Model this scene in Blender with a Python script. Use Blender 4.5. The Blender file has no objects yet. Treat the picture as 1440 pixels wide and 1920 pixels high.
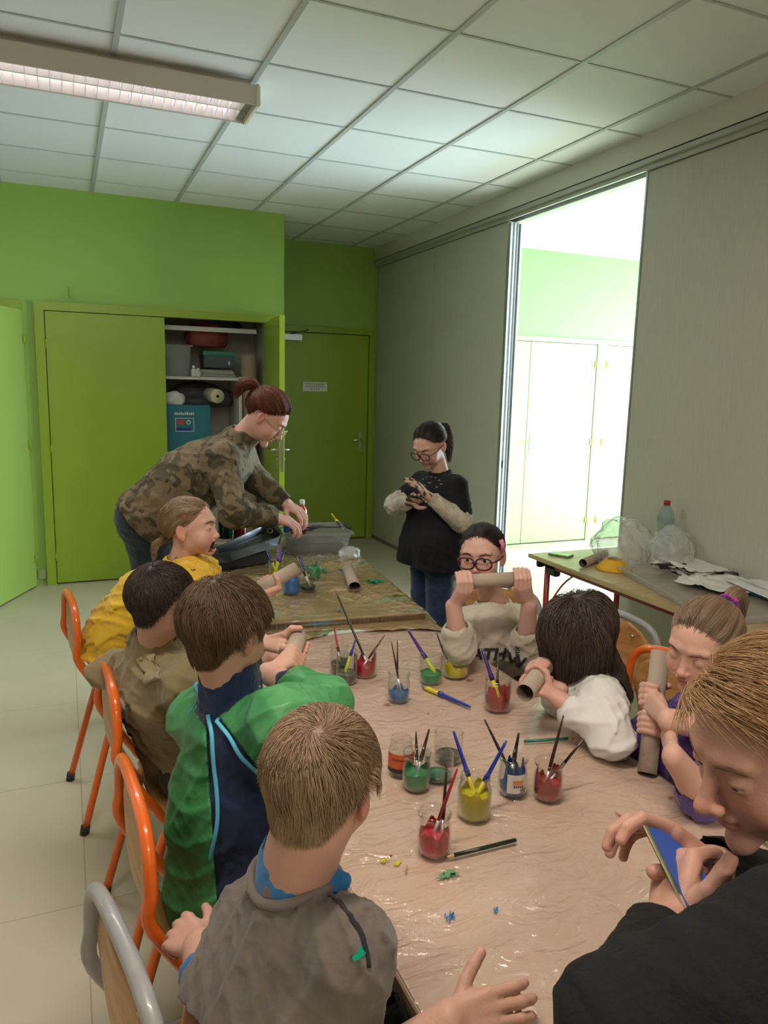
import bpy, bmesh, math, random
import numpy as np
from mathutils import Vector, Matrix
random.seed(7)
C = bpy.context.scene.collection
PI = math.pi
# ------------------------------------------------------------------ camera
FOC = 1400.0; CAMZ = 1.5625
def _basis():
    D = np.array([117-720, 712-960, FOC]); D /= np.linalg.norm(D)
    V = np.array([510-720, 9200-960, FOC]); V -= D*V.dot(D); V /= np.linalg.norm(V)
    U = -V; X = np.cross(D, U)
    return np.array([X, D, U])
MW = _basis()                     # world = MW @ (image x, image y down, forward)
cd = bpy.data.cameras.new('camera'); cam = bpy.data.objects.new('camera', cd); C.objects.link(cam)
cd.sensor_fit = 'VERTICAL'; cd.sensor_height = 36.0; cd.lens = FOC/1920*36.0
cx, cy, cz = MW @ np.array([1,0,0]), MW @ np.array([0,-1,0]), MW @ np.array([0,0,-1])
cam.matrix_world = Matrix(((cx[0],cy[0],cz[0],0),(cx[1],cy[1],cz[1],0),(cx[2],cy[2],cz[2],CAMZ),(0,0,0,1)))
cd.clip_start = 0.02
bpy.context.scene.camera = cam
# ------------------------------------------------------------------ light
S = bpy.context.scene
S.view_settings.view_transform = 'Standard'; S.view_settings.look = 'None'
S.view_settings.gamma = 1; S.view_settings.use_curve_mapping = False
S.view_settings.exposure = 0.08
W = bpy.data.worlds.new('world'); S.world = W; W.use_nodes = True
W.node_tree.nodes['Background'].inputs[0].default_value = (0.75, 0.9, 1.0, 1)
W.node_tree.nodes['Background'].inputs[1].default_value = 1.0
def area(name, loc, rot, sx, sy, power, col, spread=180):
    l = bpy.data.lights.new(name, 'AREA'); l.shape = 'RECTANGLE'; l.size = sx; l.size_y = sy
    l.energy = power; l.color = col; l.spread = math.radians(spread)
    o = bpy.data.objects.new(name, l); C.objects.link(o); o.location = loc; o.rotation_euler = rot
    return o
# daylight through the glazed front of the neighbouring room
area('daylight_window', (8.3, 3.2, 1.25), (0, math.radians(90), 0), 2.2, 4.6, 900, (0.70, 0.90, 1.10))
# sunlit strip of floor by that window throws light up to the ceiling: real sun through the glazing
sun = bpy.data.lights.new('sun', 'SUN'); sun.energy = 32; sun.angle = 0.01; sun.color = (0.80, 0.95, 1.15)
so = bpy.data.objects.new('sun', sun); C.objects.link(so)
so.rotation_euler = Vector((-0.88, 0.10, -0.46)).to_track_quat('-Z', 'Y').to_euler()
# ceiling lamps of this room (the visible fixture, and its twins further back)
area('lamp_light', (0.0, 3.70, 2.80), (0, 0, 0), 1.5, 0.2, 20, (1.0, 0.93, 0.9))
area('lamp_light', (0.25, 1.0, 2.80), (0, 0, 0), 1.2, 0.12, 34, (1.0, 0.87, 0.77))
area('lamp_light', (0.6, -1.6, 2.80), (0, 0, 0), 1.2, 0.12, 50, (1.0, 0.87, 0.77))

def V3(*a): return np.array(a, float)
def at(px, py, D): return MW @ np.array([(px-720)*D/FOC, (py-960)*D/FOC, D]) + V3(0,0,CAMZ)
def onz(px, py, z):
    r = MW @ np.array([px-720, py-960, FOC]); return r*((z-CAMZ)/r[2]) + V3(0,0,CAMZ)
# ------------------------------------------------------------------ helpers
def tag(o, label=None, cat=None, group=None, kind=None):
    if label: o['label'] = label
    if cat: o['category'] = cat
    if group: o['group'] = group
    if kind: o['kind'] = kind
    return o
def thing(name, label, cat, loc=(0,0,0), rz=0, group=None):
    o = bpy.data.objects.new(name, None); C.objects.link(o); o.empty_display_size = .05
    o.location = Vector(loc); o.rotation_euler = (0,0,rz)
    return tag(o, label, cat, group)
def link(name, me, m, parent=None, smooth=False, keep_world=False):
    o = bpy.data.objects.new(name, me); C.objects.link(o)
    if m:
        for mm in (m if isinstance(m, (list, tuple)) else [m]): me.materials.append(mm)
    if smooth: me.polygons.foreach_set('use_smooth', [True]*len(me.polygons))
    if parent:
        o.parent = parent
        if keep_world:   # parent chain sits in world coordinates: cancel its offset
            bpy.context.view_layer.update()
            o.matrix_parent_inverse = parent.matrix_world.inverted()
    return o
def mesh_np(name, v, quads, mats=None, idx=None):
    me = bpy.data.meshes.new(name); v = np.asarray(v, np.float32); q = np.asarray(quads, np.int32)
    n = q.shape[1]
    me.vertices.add(len(v)); me.vertices.foreach_set('co', v.ravel())
    me.loops.add(q.size); me.loops.foreach_set('vertex_index', q.ravel())
    me.polygons.add(len(q)); me.polygons.foreach_set('loop_start', np.arange(0, q.size, n, dtype=np.int32))
    me.polygons.foreach_set('loop_total', np.full(len(q), n, np.int32))
    if idx is not None: me.polygons.foreach_set('material_index', np.asarray(idx, np.int32))
    me.update(calc_edges=True); me.validate()
    return me
class MB:
    """collects simple solids into one bmesh"""
    def __init__(s): s.bm = bmesh.new()
    def box(s, x0, x1, y0, y1, z0, z1, mi=0, M=None, bev=0):
        vs = [s.bm.verts.new((x, y, z)) for x in (x0,x1) for y in (y0,y1) for z in (z0,z1)]
        fs = [s.bm.faces.new([vs[i] for i in f]) for f in ((0,1,3,2),(4,6,7,5),(0,4,5,1),(2,3,7,6),(0,2,6,4),(1,5,7,3))]
        for f in fs: f.material_index = mi
        if bev: 
            r = bmesh.ops.bevel(s.bm, geom=list({e for f in fs for e in f.edges}), offset=bev, segments=2, affect='EDGES')
            vs = list({v for f in r['faces'] for v in f.verts} | {v for v in vs if v.is_valid})
            for f in r['faces']: f.material_index = mi
        if M is not None: bmesh.ops.transform(s.bm, matrix=M, verts=[v for v in vs if v.is_valid])
        return s
    def prism(s, pts, z0, z1, mi=0, M=None):
        a = [s.bm.verts.new((p[0], p[1], z0)) for p in pts]; b = [s.bm.verts.new((p[0], p[1], z1)) for p in pts]
        n = len(pts); fs = [s.bm.faces.new(a[::-1]), s.bm.faces.new(b)]
        fs += [s.bm.faces.new((a[i], a[(i+1)%n], b[(i+1)%n], b[i])) for i in range(n)]
        for f in fs: f.material_index = mi
        if M is not None: bmesh.ops.transform(s.bm, matrix=M, verts=a+b)
        return s
    def tube(s, path, r, n=12, caps=True, mi=0, closed=False, flat=1.0):
        P = [Vector(p) for p in path]; rings = []; m = len(P)
        rr = r if isinstance(r, (list, tuple)) else [r]*m
        prev = None
        for i, p in enumerate(P):
            if closed: t = (P[(i+1)%m]-P[i-1]).normalized()
            else: t = (P[min(i+1, m-1)]-P[max(i-1, 0)]).normalized()
            if prev is None:
                a = Vector((0,0,1)) if abs(t.z) < .9 else Vector((1,0,0)); u = t.cross(a).normalized()
            else: u = (prev-t*prev.dot(t)).normalized()
            prev = u; w = t.cross(u)
            rings.append([s.bm.verts.new(p+(u*math.cos(2*PI*k/n)+w*math.sin(2*PI*k/n)*flat)*rr[i]) for k in range(n)])
        for i in range(m if closed else m-1):
            A, B = rings[i], rings[(i+1)%m]
            for k in range(n):
                f = s.bm.faces.new((A[k], A[(k+1)%n], B[(k+1)%n], B[k])); f.material_index = mi; f.smooth = True
        if caps and not closed:
            s.bm.faces.new(rings[0][::-1]).material_index = mi; s.bm.faces.new(rings[-1]).material_index = mi
        return s
    def lathe(s, prof, n=28, mi=0, c=(0,0), close=False):
        rings = []
        for r, z in prof:
            if r < 1e-6: rings.append([s.bm.verts.new((c[0], c[1], z))])
            else: rings.append([s.bm.verts.new((c[0]+r*math.cos(2*PI*k/n), c[1]+r*math.sin(2*PI*k/n), z)) for k in range(n)])
        for i in range(len(rings)-1):
            A, B = rings[i], rings[i+1]
            for k in range(n):
                q = [A[k % len(A)], A[(k+1) % n % len(A)], B[(k+1) % n % len(B)], B[k % len(B)]]
                u = []
                for v in q:
                    if v not in u: u.append(v)
                if len(u) > 2:
                    f = s.bm.faces.new(u); f.material_index = mi; f.smooth = True
        return s
    def build(s, name, m, parent=None, mod=None):
        bmesh.ops.recalc_face_normals(s.bm, faces=s.bm.faces)
        me = bpy.data.meshes.new(name); s.bm.to_mesh(me); s.bm.free()
        return link(name, me, m, parent)
def copy_tree(o, parent=None):
    c = o.copy(); C.objects.link(c); c.parent = parent
    for ch in list(o.children): copy_tree(ch, c)
    return c
def bez(pts, n=8):
    """Catmull-Rom through points"""
    P = [np.array(p, float) for p in pts]; P = [2*P[0]-P[1]]+P+[2*P[-1]-P[-2]]; out = []
    for i in range(1, len(P)-2):
        for k in range(n):
            t = k/n; a, b, c, d = P[i-1:i+3]
            out.append(.5*((2*b)+(-a+c)*t+(2*a-5*b+4*c-d)*t*t+(-a+3*b-3*c+d)*t**3))
    out.append(P[-2]); return out
# ------------------------------------------------------------------ materials
def lin(h):
    if not isinstance(h, str): return tuple(h)[:3]+(1,)
    h = h.lstrip('#'); c = [int(h[i:i+2], 16)/255 for i in (0,2,4)]
    return tuple((x/12.92 if x <= .04045 else ((x+.055)/1.055)**2.4) for x in c)+(1,)
_m = {}
def mat(name, col, rough=.5, metal=0, spec=.5, bump=0, bscale=60, var=0, vscale=6, stretch=None, coat=0, sss=0, col2=None, detail=4, trans=0, ior=1.45, sheen=0):
    if name in _m: return _m[name]
    m = bpy.data.materials.new(name); m.use_nodes = True; nt = m.node_tree; b = nt.nodes['Principled BSDF']
    c = lin(col) if isinstance(col, str) else tuple(col)+(1,)*(4-len(col))
    b.inputs['Base Color'].default_value = c; b.inputs['Roughness'].default_value = rough
    b.inputs['Metallic'].default_value = metal; b.inputs['Specular IOR Level'].default_value = spec
    b.inputs['Coat Weight'].default_value = coat; b.inputs['Transmission Weight'].default_value = trans; b.inputs['IOR'].default_value = ior
    b.inputs['Sheen Weight'].default_value = sheen
    if sss: b.inputs['Subsurface Weight'].default_value = sss; b.inputs['Subsurface Radius'].default_value = (.012,.005,.003); b.inputs['Subsurface Scale'].default_value = 1
    tc = nt.nodes.new('ShaderNodeTexCoord'); vec = tc.outputs['Object']
    if stretch:
        mp = nt.nodes.new('ShaderNodeMapping'); mp.inputs['Scale'].default_value = stretch; nt.links.new(vec, mp.inputs[0]); vec = mp.outputs[0]
    if var or col2:
        n = nt.nodes.new('ShaderNodeTexNoise'); n.inputs['Scale'].default_value = vscale; n.inputs['Detail'].default_value = detail
        nt.links.new(vec, n.inputs['Vector'])
        r = nt.nodes.new('ShaderNodeValToRGB'); r.color_ramp.elements[0].position = .35; r.color_ramp.elements[1].position = .65
        c2 = lin(col2) if col2 else tuple(x*(1-var) for x in c[:3])+(1,)
        r.color_ramp.elements[0].color = c2; r.color_ramp.elements[1].color = c
        nt.links.new(n.outputs[0], r.inputs[0]); nt.links.new(r.outputs[0], b.inputs['Base Color'])
    if bump:
        n = nt.nodes.new('ShaderNodeTexNoise'); n.inputs['Scale'].default_value = bscale; n.inputs['Detail'].default_value = detail
        nt.links.new(vec, n.inputs['Vector'])
        bp = nt.nodes.new('ShaderNodeBump'); bp.inputs['Strength'].default_value = bump; bp.inputs['Distance'].default_value = .01
        nt.links.new(n.outputs[0], bp.inputs['Height']); nt.links.new(bp.outputs[0], b.inputs['Normal'])
    _m[name] = m; return m
def film(name, tint, refl=.5, rough=.15, bump=.5, bscale=25, alpha=0.0, diff=(.8,.8,.8), ridged=True, wr=1.0, kf=.85):
    """thin clear film / glass: transparent + mirror by facing + a little diffuse"""
    if name in _m: return _m[name]
    m = bpy.data.materials.new(name); m.use_nodes = True; nt = m.node_tree; nt.nodes.remove(nt.nodes['Principled BSDF'])
    out = nt.nodes['Material Output']
    tr = nt.nodes.new('ShaderNodeBsdfTransparent'); tr.inputs[0].default_value = tuple(tint)+(1,)
    gl = nt.nodes.new('ShaderNodeBsdfGlossy'); gl.inputs['Roughness'].default_value = rough
    df = nt.nodes.new('ShaderNodeBsdfDiffuse'); df.inputs[0].default_value = tuple(diff)+(1,)
    lw = nt.nodes.new('ShaderNodeLayerWeight'); lw.inputs[0].default_value = .5
    pw = nt.nodes.new('ShaderNodeMath'); pw.operation = 'POWER'; pw.inputs[1].default_value = 3.5; nt.links.new(lw.outputs['Facing'], pw.inputs[0])
    fr = nt.nodes.new('ShaderNodeMath'); fr.operation = 'MULTIPLY_ADD'; fr.inputs[1].default_value = kf; fr.inputs[2].default_value = .03+.06*refl; nt.links.new(pw.outputs[0], fr.inputs[0])
    m1 = nt.nodes.new('ShaderNodeMixShader'); m1.inputs[0].default_value = alpha
    nt.links.new(tr.outputs[0], m1.inputs[1]); nt.links.new(df.outputs[0], m1.inputs[2])
    m2 = nt.nodes.new('ShaderNodeMixShader'); nt.links.new(fr.outputs[0], m2.inputs[0])
    nt.links.new(m1.outputs[0], m2.inputs[1]); nt.links.new(gl.outputs[0], m2.inputs[2]); nt.links.new(m2.outputs[0], out.inputs[0])
    if bump:
        tc = nt.nodes.new('ShaderNodeTexCoord')
        n = nt.nodes.new('ShaderNodeTexNoise'); n.inputs['Scale'].default_value = bscale; n.inputs['Detail'].default_value = 5
        n.inputs['Distortion'].default_value = 1.2
        mp = nt.nodes.new('ShaderNodeMapping'); mp.inputs['Scale'].default_value = (wr, 1, 1); nt.links.new(tc.outputs['Object'], mp.inputs[0]); nt.links.new(mp.outputs[0], n.inputs[0])
        h = n.outputs[0]
        if ridged:
            a = nt.nodes.new('ShaderNodeMath'); a.operation = 'SUBTRACT'; a.inputs[1].default_value = .5; nt.links.new(h, a.inputs[0])
            b = nt.nodes.new('ShaderNodeMath'); b.operation = 'ABSOLUTE'; nt.links.new(a.outputs[0], b.inputs[0]); h = b.outputs[0]
        bp = nt.nodes.new('ShaderNodeBump'); bp.inputs['Strength'].default_value = bump; bp.inputs['Distance'].default_value = .02
        nt.links.new(h, bp.inputs['Height']); nt.links.new(bp.outputs[0], gl.inputs['Normal']); nt.links.new(bp.outputs[0], lw.inputs['Normal'])
    _m[name] = m; return m
GREEN = mat('wall_green_paint', (.28,.47,.085), .45, bump=.06, bscale=220, var=.06, vscale=1.5)
DOORG = mat('door_green_lacquer', (.255,.37,.028), .32, bump=.03, bscale=120, var=.05, vscale=2)
GREEN_DAYLIT = mat('wall_green_daylit', (.20,.37,.115), .5, bump=.05, bscale=200)  # same wall green, desaturated: overexposed daylight next door put into the colour
DOORG_DAYLIT = mat('door_green_daylit', (.32,.44,.17), .4, bump=.03, bscale=120)  # same door green, paled: the neighbouring room's glare painted into its colour
WHITE = mat('white_paint', (.72,.72,.68), .5)
CREAM = mat('cream_paint', (.62,.60,.50), .5)
ALU = mat('aluminium', (.55,.57,.58), .35, metal=.8)
CHROME = mat('chrome', (.7,.7,.7), .22, metal=1)
DARKM = mat('dark_gap', (.01,.012,.01), .8)
GLASS = film('clear_glass', (.975,.985,.98), refl=.35, rough=.03, bump=0)
# ================================================================== the setting
CEIL = 2.92; XR = 2.933; YB = 6.15; YR = 7.15; YA = 6.39
def struct(name, mb, m, parent=None): 
    o = mb.build(name, m, parent)
    if parent is None: o['kind'] = 'structure'
    return o
# floor of vinyl tiles
def floor_mat():
    m = mat('vinyl_floor', (.57,.515,.375), .38, var=.07, vscale=3, detail=6); nt = m.node_tree; b = nt.nodes['Principled BSDF']
    src = b.inputs['Base Color'].links[0].from_socket
    tc = nt.nodes.new('ShaderNodeTexCoord'); mp = nt.nodes.new('ShaderNodeMapping'); mp.inputs['Location'].default_value = (0, .13, 0)
    nt.links.new(tc.outputs['Object'], mp.inputs[0])
    br = nt.nodes.new('ShaderNodeTexBrick'); br.offset = 0; br.inputs['Scale'].default_value = 1; br.inputs['Brick Width'].default_value = .78; br.inputs['Row Height'].default_value = .78
    br.inputs['Mortar Size'].default_value = .0022; br.inputs['Mortar Smooth'].default_value = .3
    br.inputs['Color1'].default_value = (1,1,1,1); br.inputs['Color2'].default_value = (.96,.96,.96,1); br.inputs['Mortar'].default_value = (.62,.62,.6,1)
    nt.links.new(mp.outputs[0], br.inputs[0])
    mx = nt.nodes.new('ShaderNodeMix'); mx.data_type = 'RGBA'; mx.blend_type = 'MULTIPLY'; mx.inputs[0].default_value = 1
    nt.links.new(src, mx.inputs[6]); nt.links.new(br.outputs[0], mx.inputs[7]); nt.links.new(mx.outputs[2], b.inputs['Base Color'])
    return m
fl = MB().box(-2.6, 8.4, -2.6, 7.3, -.1, 0); struct('floor', fl, floor_mat())
# suspended ceiling: slab, white tiles between grey T bars
TILE = mat('ceiling_tile', (.72,.75,.73), .75, bump=.05, bscale=300)
struct('ceiling', MB().box(-2.6, 8.4, -2.6, 7.3, CEIL, CEIL+.1), TILE)
tb = MB()
x = .257-.6*5
while x < XR:
    if x > -2.6: tb.box(x-.012, x+.012, -2.6, YR, CEIL-.006, CEIL)
    x += .6
y = 5.80-.6*14
while y < YR:
    if y > -2.6: tb.box(-2.6, 2.9, y-.007, y+.007, CEIL-.004, CEIL-.0002)
    y += .6
struct('trim_1', tb, mat('ceiling_grid', (.42,.46,.44), .5))
# walls: back wall with the cupboard opening, recess with a door, left, rear
OX0, OX1, OZ = -.12, 1.56, 2.065
bw = MB()
bw.box(-2.6, -1.15, YB, YB+.1, 0, CEIL); bw.box(-1.15, -.27, YB, YB+.1, 2.06, CEIL); bw.box(-.27, OX0, YB, YB+.1, 0, CEIL)
bw.box(OX0, OX1, YB, YB+.1, OZ, CEIL); bw.box(OX1, 1.70, YB, YB+.1, 0, CEIL)
bw.box(1.60, 1.70, YB+.1, YR, 0, CEIL)                      # side of the recess
struct('wall_back', bw, GREEN)
rw = MB(); rw.box(1.70, 1.90, YR, YR+.1, 0, CEIL); rw.box(2.86, 3.05, YR, YR+.1, 0, CEIL); rw.box(1.90, 2.86, YR, YR+.1, 2.075, CEIL)
rw.box(1.6, 3.05, YR+.1, YR+.14, 0, CEIL); struct('wall_recess', rw, GREEN)  # this box is an added backing slab, blocking sky light at the door gaps
struct('wall_left', MB().box(-2.7, -2.6, -2.6, YB, 0, CEIL), WHITE)
struct('wall_rear', MB().box(-2.7, 8.4, -2.7, -2.6, 0, CEIL), CREAM)
# room behind the far left doorway: a shallow dark closet
struct('wall_closet', MB().box(-1.2, -.2, YB+.7, YB+.75, 0, 2.2), GREEN)
# cupboard interior
inn = MB(); inn.box(OX0-.02, OX1+.04, YB+.56, YB+.6, 0, 2.2); inn.box(OX0-.05, OX0-.02, YB+.1, YB+.6, 0, 2.2); inn.box(OX1+.02, OX1+.04, YB+.1, YB+.6, 0, 2.2); inn.box(OX0-.05, OX1+.04, YB+.1, YB+.6, 2.16, 2.2)
struct('wall_cupboard', inn, mat('cupboard_inside', (.45,.43,.36), .6))
# baseboard
bb = MB(); bb.box(-.27, -.20, YB-.012, YB, 0, .09); bb.box(1.60, 1.70, YB-.012, YB, 0, .09); struct('baseboard_back', bb, mat('plinth', (.30,.36,.10), .5))
# frames
fr = MB(); 
fr.box(-.17, -.105, YB-.03, YB+.02, 0, 2.12); fr.box(1.555, 1.62, YB-.03, YB+.02, 0, 2.12); fr.box(-.105, 1.555, YB-.03, YB+.02, 2.06, 2.12)
fr.box(-.30, -.245, YB-.03, YB+.02, 0, 2.12); fr.box(-1.2, -.30, YB-.03, YB+.02, 2.06, 2.12)
struct('trim_2', fr, DOORG)
fr = MB(); fr.box(1.83, 1.90, YR-.03, YR+.02, 0, 2.13); fr.box(2.855, 2.91, YR-.03, YR+.02, 0, 2.13); fr.box(1.90, 2.855, YR-.03, YR+.02, 2.075, 2.13)
struct('trim_3', fr, DOORG)
def hinge(parent, x, y, z):
    m = MB(); m.tube([(x,y,z-.035),(x,y,z+.035)], .009, 10); m.box(x-.02, x+.02, y-.002, y+.004, z-.035, z+.035); return m.build('hinge', DOORG, parent)
def handle(parent, x, y, z, sx=-1, sy=-1, z0=-.12, z1=.09):
    m = MB(); m.box(x-.018, x+.018, y-.008 if sy < 0 else y, y if sy < 0 else y+.008, z+z0, z+z1, bev=.004)
    m.tube([(x, y, z), (x, y+sy*.045, z)], .009, 10); m.tube([(x, y+sy*.045, z), (x+sx*.02, y+sy*.05, z), (x+sx*.11, y+sy*.05, z-.002)], .008, 10)
    m.tube([(x, y, z-.07),(x, y+sy*.012, z-.07)], .008, 10)
    return m.build('door_handle', CHROME, parent)
# left cupboard leaf (closed)
d = MB().box(-.10, .745, YB-.02, YB+.015, .012, 2.055, bev=.002).build('door_1', DOORG); tag(d, kind='structure')
for z in (.22, 1.05, 1.82): hinge(d, -.102, YB-.026, z)
# right cupboard leaf, swung wide open towards the room
a = math.radians(-97.5)
d = MB().box(-.80, 0, -.02, .02, .012, 2.055, bev=.002)
d = d.build('door_2', DOORG); d.location = (1.545, YB-.02, 0); d.rotation_euler = (0, 0, math.radians(84.0)); tag(d, kind='structure')
handle(d, -.745, .02, 1.09, 1, 1); handle(d, -.745, -.02, 1.09, 1, -1)
m = MB(); m.box(-.8015, -.799, -.011, .011, .93, 1.20); m.build('lock_plate', CHROME, d)
# recess door
d = MB().box(1.905, 2.85, YR-.012, YR+.03, .012, 2.068, bev=.002).build('door_3', DOORG); tag(d, kind='structure')
handle(d, 2.775, YR-.012, 1.03, -1, -1)
m = MB(); m.box(1.93, 2.14, YR-.075, YR-.015, 1.99, 2.045, bev=.008); m.build('door_closer', ALU, d)
m = MB(); m.tube([(2.03,YR-.06,2.05),(2.10,YR-.16,2.065),(2.20,YR-.05,2.095)], .008, 8); m.build('closer_arm', mat('closer_arm', (.12,.12,.12), .4), d)
# far left door, swung open
d = MB().box(-.85, 0, -.02, .02, .012, 2.05, bev=.002).build('door_4', mat('door_green_light', (.31,.43,.085), .35, bump=.03)); d.location = (-.262, 6.11, 0); d.rotation_euler = (0,0,math.radians(66)); tag(d, kind='structure')
for z in (.22, 1.08, 1.85): hinge(d, .0, -.026, z)
# ---- partition wall of sliding panels
PAN = mat('partition_panel', (.50,.49,.39), .55, bump=.12, bscale=180, stretch=(1,1,.08), var=.08, vscale=120)
pt = MB()
for y0, y1 in ((YR-.02, 5.885), (5.881, 4.735)): pt.box(XR, XR+.09, min(y0,y1)+.0015, max(y0,y1)-.0015, .02, 2.735, bev=.0015)
for y0, y1 in ((3.36, 2.2), (2.197, 1.03), (1.027, -.15), (-.153, -1.3), (-1.303, -2.6)): pt.box(XR, XR+.09, y1+.0015, y0-.0015, .02, 2.735, bev=.0015)
struct('wall_right', pt, PAN)
pe = MB()
pe.box(XR-.004, XR+.012, 4.70, 4.735, .02, 2.72); pe.box(XR+.078, XR+.094, 4.70, 4.735, .02, 2.72); pe.box(XR+.012, XR+.078, 4.722, 4.735, .02, 2.72)
pe.box(XR+.033, XR+.045, 4.708, 4.725, .02, 2.72); pe.box(XR-.004, XR+.094, 3.36, 3.372, .02, 2.735); pe.box(XR+.06, XR+.066, 4.71, 4.73, .02, 2.72)
struct('trim_4', pe, ALU)
pk = MB(); pk.box(XR+.018, XR+.032, 4.718, 4.724, 1.0, 1.05); struct('trim_5', pk, DARKM)
hd = MB(); hd.box(2.90, 3.10, -2.6, YR, 2.80, CEIL); struct('wall_header', hd, CREAM)
tr = MB(); tr.box(2.885, 2.945, -2.6, YR, 2.762, 2.788, bev=.003); tr.box(XR+.085, XR+.14, -2.6, YR, 2.745, 2.79); tr.box(2.91, 2.925, -2.6, YR, 2.735, 2.765)
struct('trim_6', tr, mat('track_rail', (.42,.42,.36), .4, metal=.2))
tg = MB(); tg.box(2.905, 3.08, -2.6, YR, 2.785, 2.803); tg.box(2.945, 3.02, -2.6, YR, 2.768, 2.79); struct('trim_7', tg, DARKM)
struct('baseboard_right', MB().box(XR-.006, XR+.0, 4.735, YR, 0.0, .035), mat('seal', (.16,.17,.13), .6))
# ---- neighbouring room
ab = MB()
ab.box(3.03, 4.02, YA, YA+.1, 0, CEIL); ab.box(4.02, 5.09, YA, YA+.1, 2.05, CEIL); ab.box(5.09, 5.19, YA, YA+.1, 0, CEIL); ab.box(5.19, 6.2, YA, YA+.1, 2.05, CEIL); ab.box(6.2, 8.4, YA, YA+.1, 0, CEIL)
ab.box(3.023, 3.05, YA, YR, 0, 2.75); ab.box(3.9, 6.4, YA+.1, YA+.14, 0, CEIL)  # second box: unseen slab added behind the doors to keep out sky light
struct('wall_neighbour', ab, GREEN_DAYLIT)
fr = MB(); fr.box(5.085, 5.20, YA-.02, YA+.02, 0, 2.10); fr.box(3.95, 4.02, YA-.02, YA+.02, 0, 2.10); fr.box(3.95, 6.27, YA-.017, YA+.017, 2.05, 2.098); struct('trim_8', fr, DOORG_DAYLIT)
d = MB().box(4.275, 5.08, YA-.012, YA+.02, .012, 2.045, bev=.002).build('door_5', DOORG_DAYLIT); tag(d, kind='structure')
handle(d, 4.33, YA-.012, 1.05, -1, -1); d2 = MB().box(4.025, 4.27, YA-.012, YA+.02, .012, 2.045, bev=.002).build('door_6', DOORG_DAYLIT); tag(d2, kind='structure')
for z in (.22, 1.05, 1.85): hinge(d, 5.083, YA-.02, z)
d = MB().box(5.205, 6.195, YA-.012, YA+.02, .012, 2.045, bev=.002).build('door_7', DOORG_DAYLIT); tag(d, kind='structure')
for z in (.22, 1.05, 1.85): hinge(d, 5.203, YA-.02, z)
# glazed end wall of the neighbouring room (daylight)
wr = MB(); wr.box(8.4, 8.5, -2.6, .7, 0, CEIL); wr.box(8.4, 8.5, 5.7, 7.3, 0, CEIL); wr.box(8.4, 8.5, .7, 5.7, 2.5, CEIL)
struct('wall_window', wr, WHITE)
wf = MB()
for yy in (.7, 1.95, 3.2, 4.45, 5.64): wf.box(8.4, 8.46, yy, yy+.06, 0, 2.5)
wf.box(8.4, 8.46, .7, 5.7, 0, .06); wf.box(8.4, 8.46, .7, 5.7, 2.44, 2.5)
struct('window_1', wf, WHITE)
# little hook above the cupboard, small round fixings
m = MB(); m.box(.075, .095, YB-.012, YB, 2.15, 2.23, bev=.003); m.tube([(.085,YB-.01,2.17),(.085,YB-.03,2.16),(.085,YB-.035,2.18)], .004, 8)
tag(m.build('wall_hook', GREEN), 'small green painted hook on the wall above the closed cupboard door', 'hook')
m = MB(); m.box(-.235, -.18, YB-.022, YB-.012, .05, .13, bev=.003)
tag(m.build('door_stop', mat('stop_grey', (.28,.33,.14), .5)), 'small greyish block low on the wall between the two left door frames', 'door stop')
# sign on the recess door
s = thing('door_sign', 'small white paper notice with three lines of text on the recess door', 'sign', (2.29, YR-.014, 1.555))
m = MB(); m.box(-.125, .125, -.002, 0, -.045, .045); m.build('paper', mat('notice_paper', (.72,.76,.62), .6), s)
m = MB(); rnd = random.Random(4)
for zz, w in ((.024, .10), (0, .105), (-.024, .05)):
    xx = -w
    while xx < w:
        l = rnd.uniform(.012, .03); m.box(xx, min(xx+l, w), -.003, -.0019, zz-.005, zz+.005); xx += l+.006
m.build('printed_text', mat('notice_ink', (.25,.30,.22), .7), s)
# ---- fluorescent ceiling fixture
lt = thing('ceiling_lamp', 'long white louvred fluorescent ceiling lamp at upper left', 'ceiling lamp', (0, 3.71, CEIL))
LB = mat('lamp_housing', (.60,.56,.48), .4)
X0, X1, hy = -1.3, .865, .125
m = MB(); m.box(X0, X1-.02, -hy+.03, hy-.03, -.045, -.0, bev=.004); m.box(X0, X1-.01, -hy-.015, -hy, -.115, -.03, bev=.004); m.box(X0, X1-.01, hy, hy+.015, -.115, -.03, bev=.004)
m.box(X0, X1-.01, -hy, hy, -.045, -.03); m.box(X0, X1-.01, -.006, .006, -.10, -.045)
m.build('housing', LB, lt)
m = MB(); m.box(X1-.012, X1+.012, -hy-.018, hy+.018, -.12, -.025, bev=.006); m.build('end_cap', mat('lamp_cap', (.66,.64,.5), .45), lt)
REF = mat('louvre_metal', (.9,.88,.92), .3, metal=.0)
m = MB()
nl = 44
for i in range(nl):
    xx = X0+.03+i*(X1-.09-X0)/nl
    m.box(xx, xx+.0025, -hy+.002, -.008, -.108, -.066); m.box(xx, xx+.0025, .008, hy-.002, -.108, -.066)
m.build('louvre', REF, lt)
def emit(name, col, st):
    if name in _m: return _m[name]
    q = bpy.data.materials.new(name); q.use_nodes = True; b = q.node_tree.nodes['Principled BSDF']
    b.inputs['Base Color'].default_value = (.8,.8,.8,1); b.inputs['Emission Color'].default_value = col; b.inputs['Emission Strength'].default_value = st; _m[name] = q; return q
for yy in (-.065, .065):
    m = MB(); m.tube([(X0+.05, yy, -.057), (X1-.06, yy, -.057)], .010, 12); m.build('tube_lamp', emit('tube_glow', (1,.93,1,1), 7), lt)
    m = MB(); m.box(X1-.05, X1-.015, yy-.052, yy+.052, -.105, -.05); m.build('end_reflector', ALU, lt)
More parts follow.
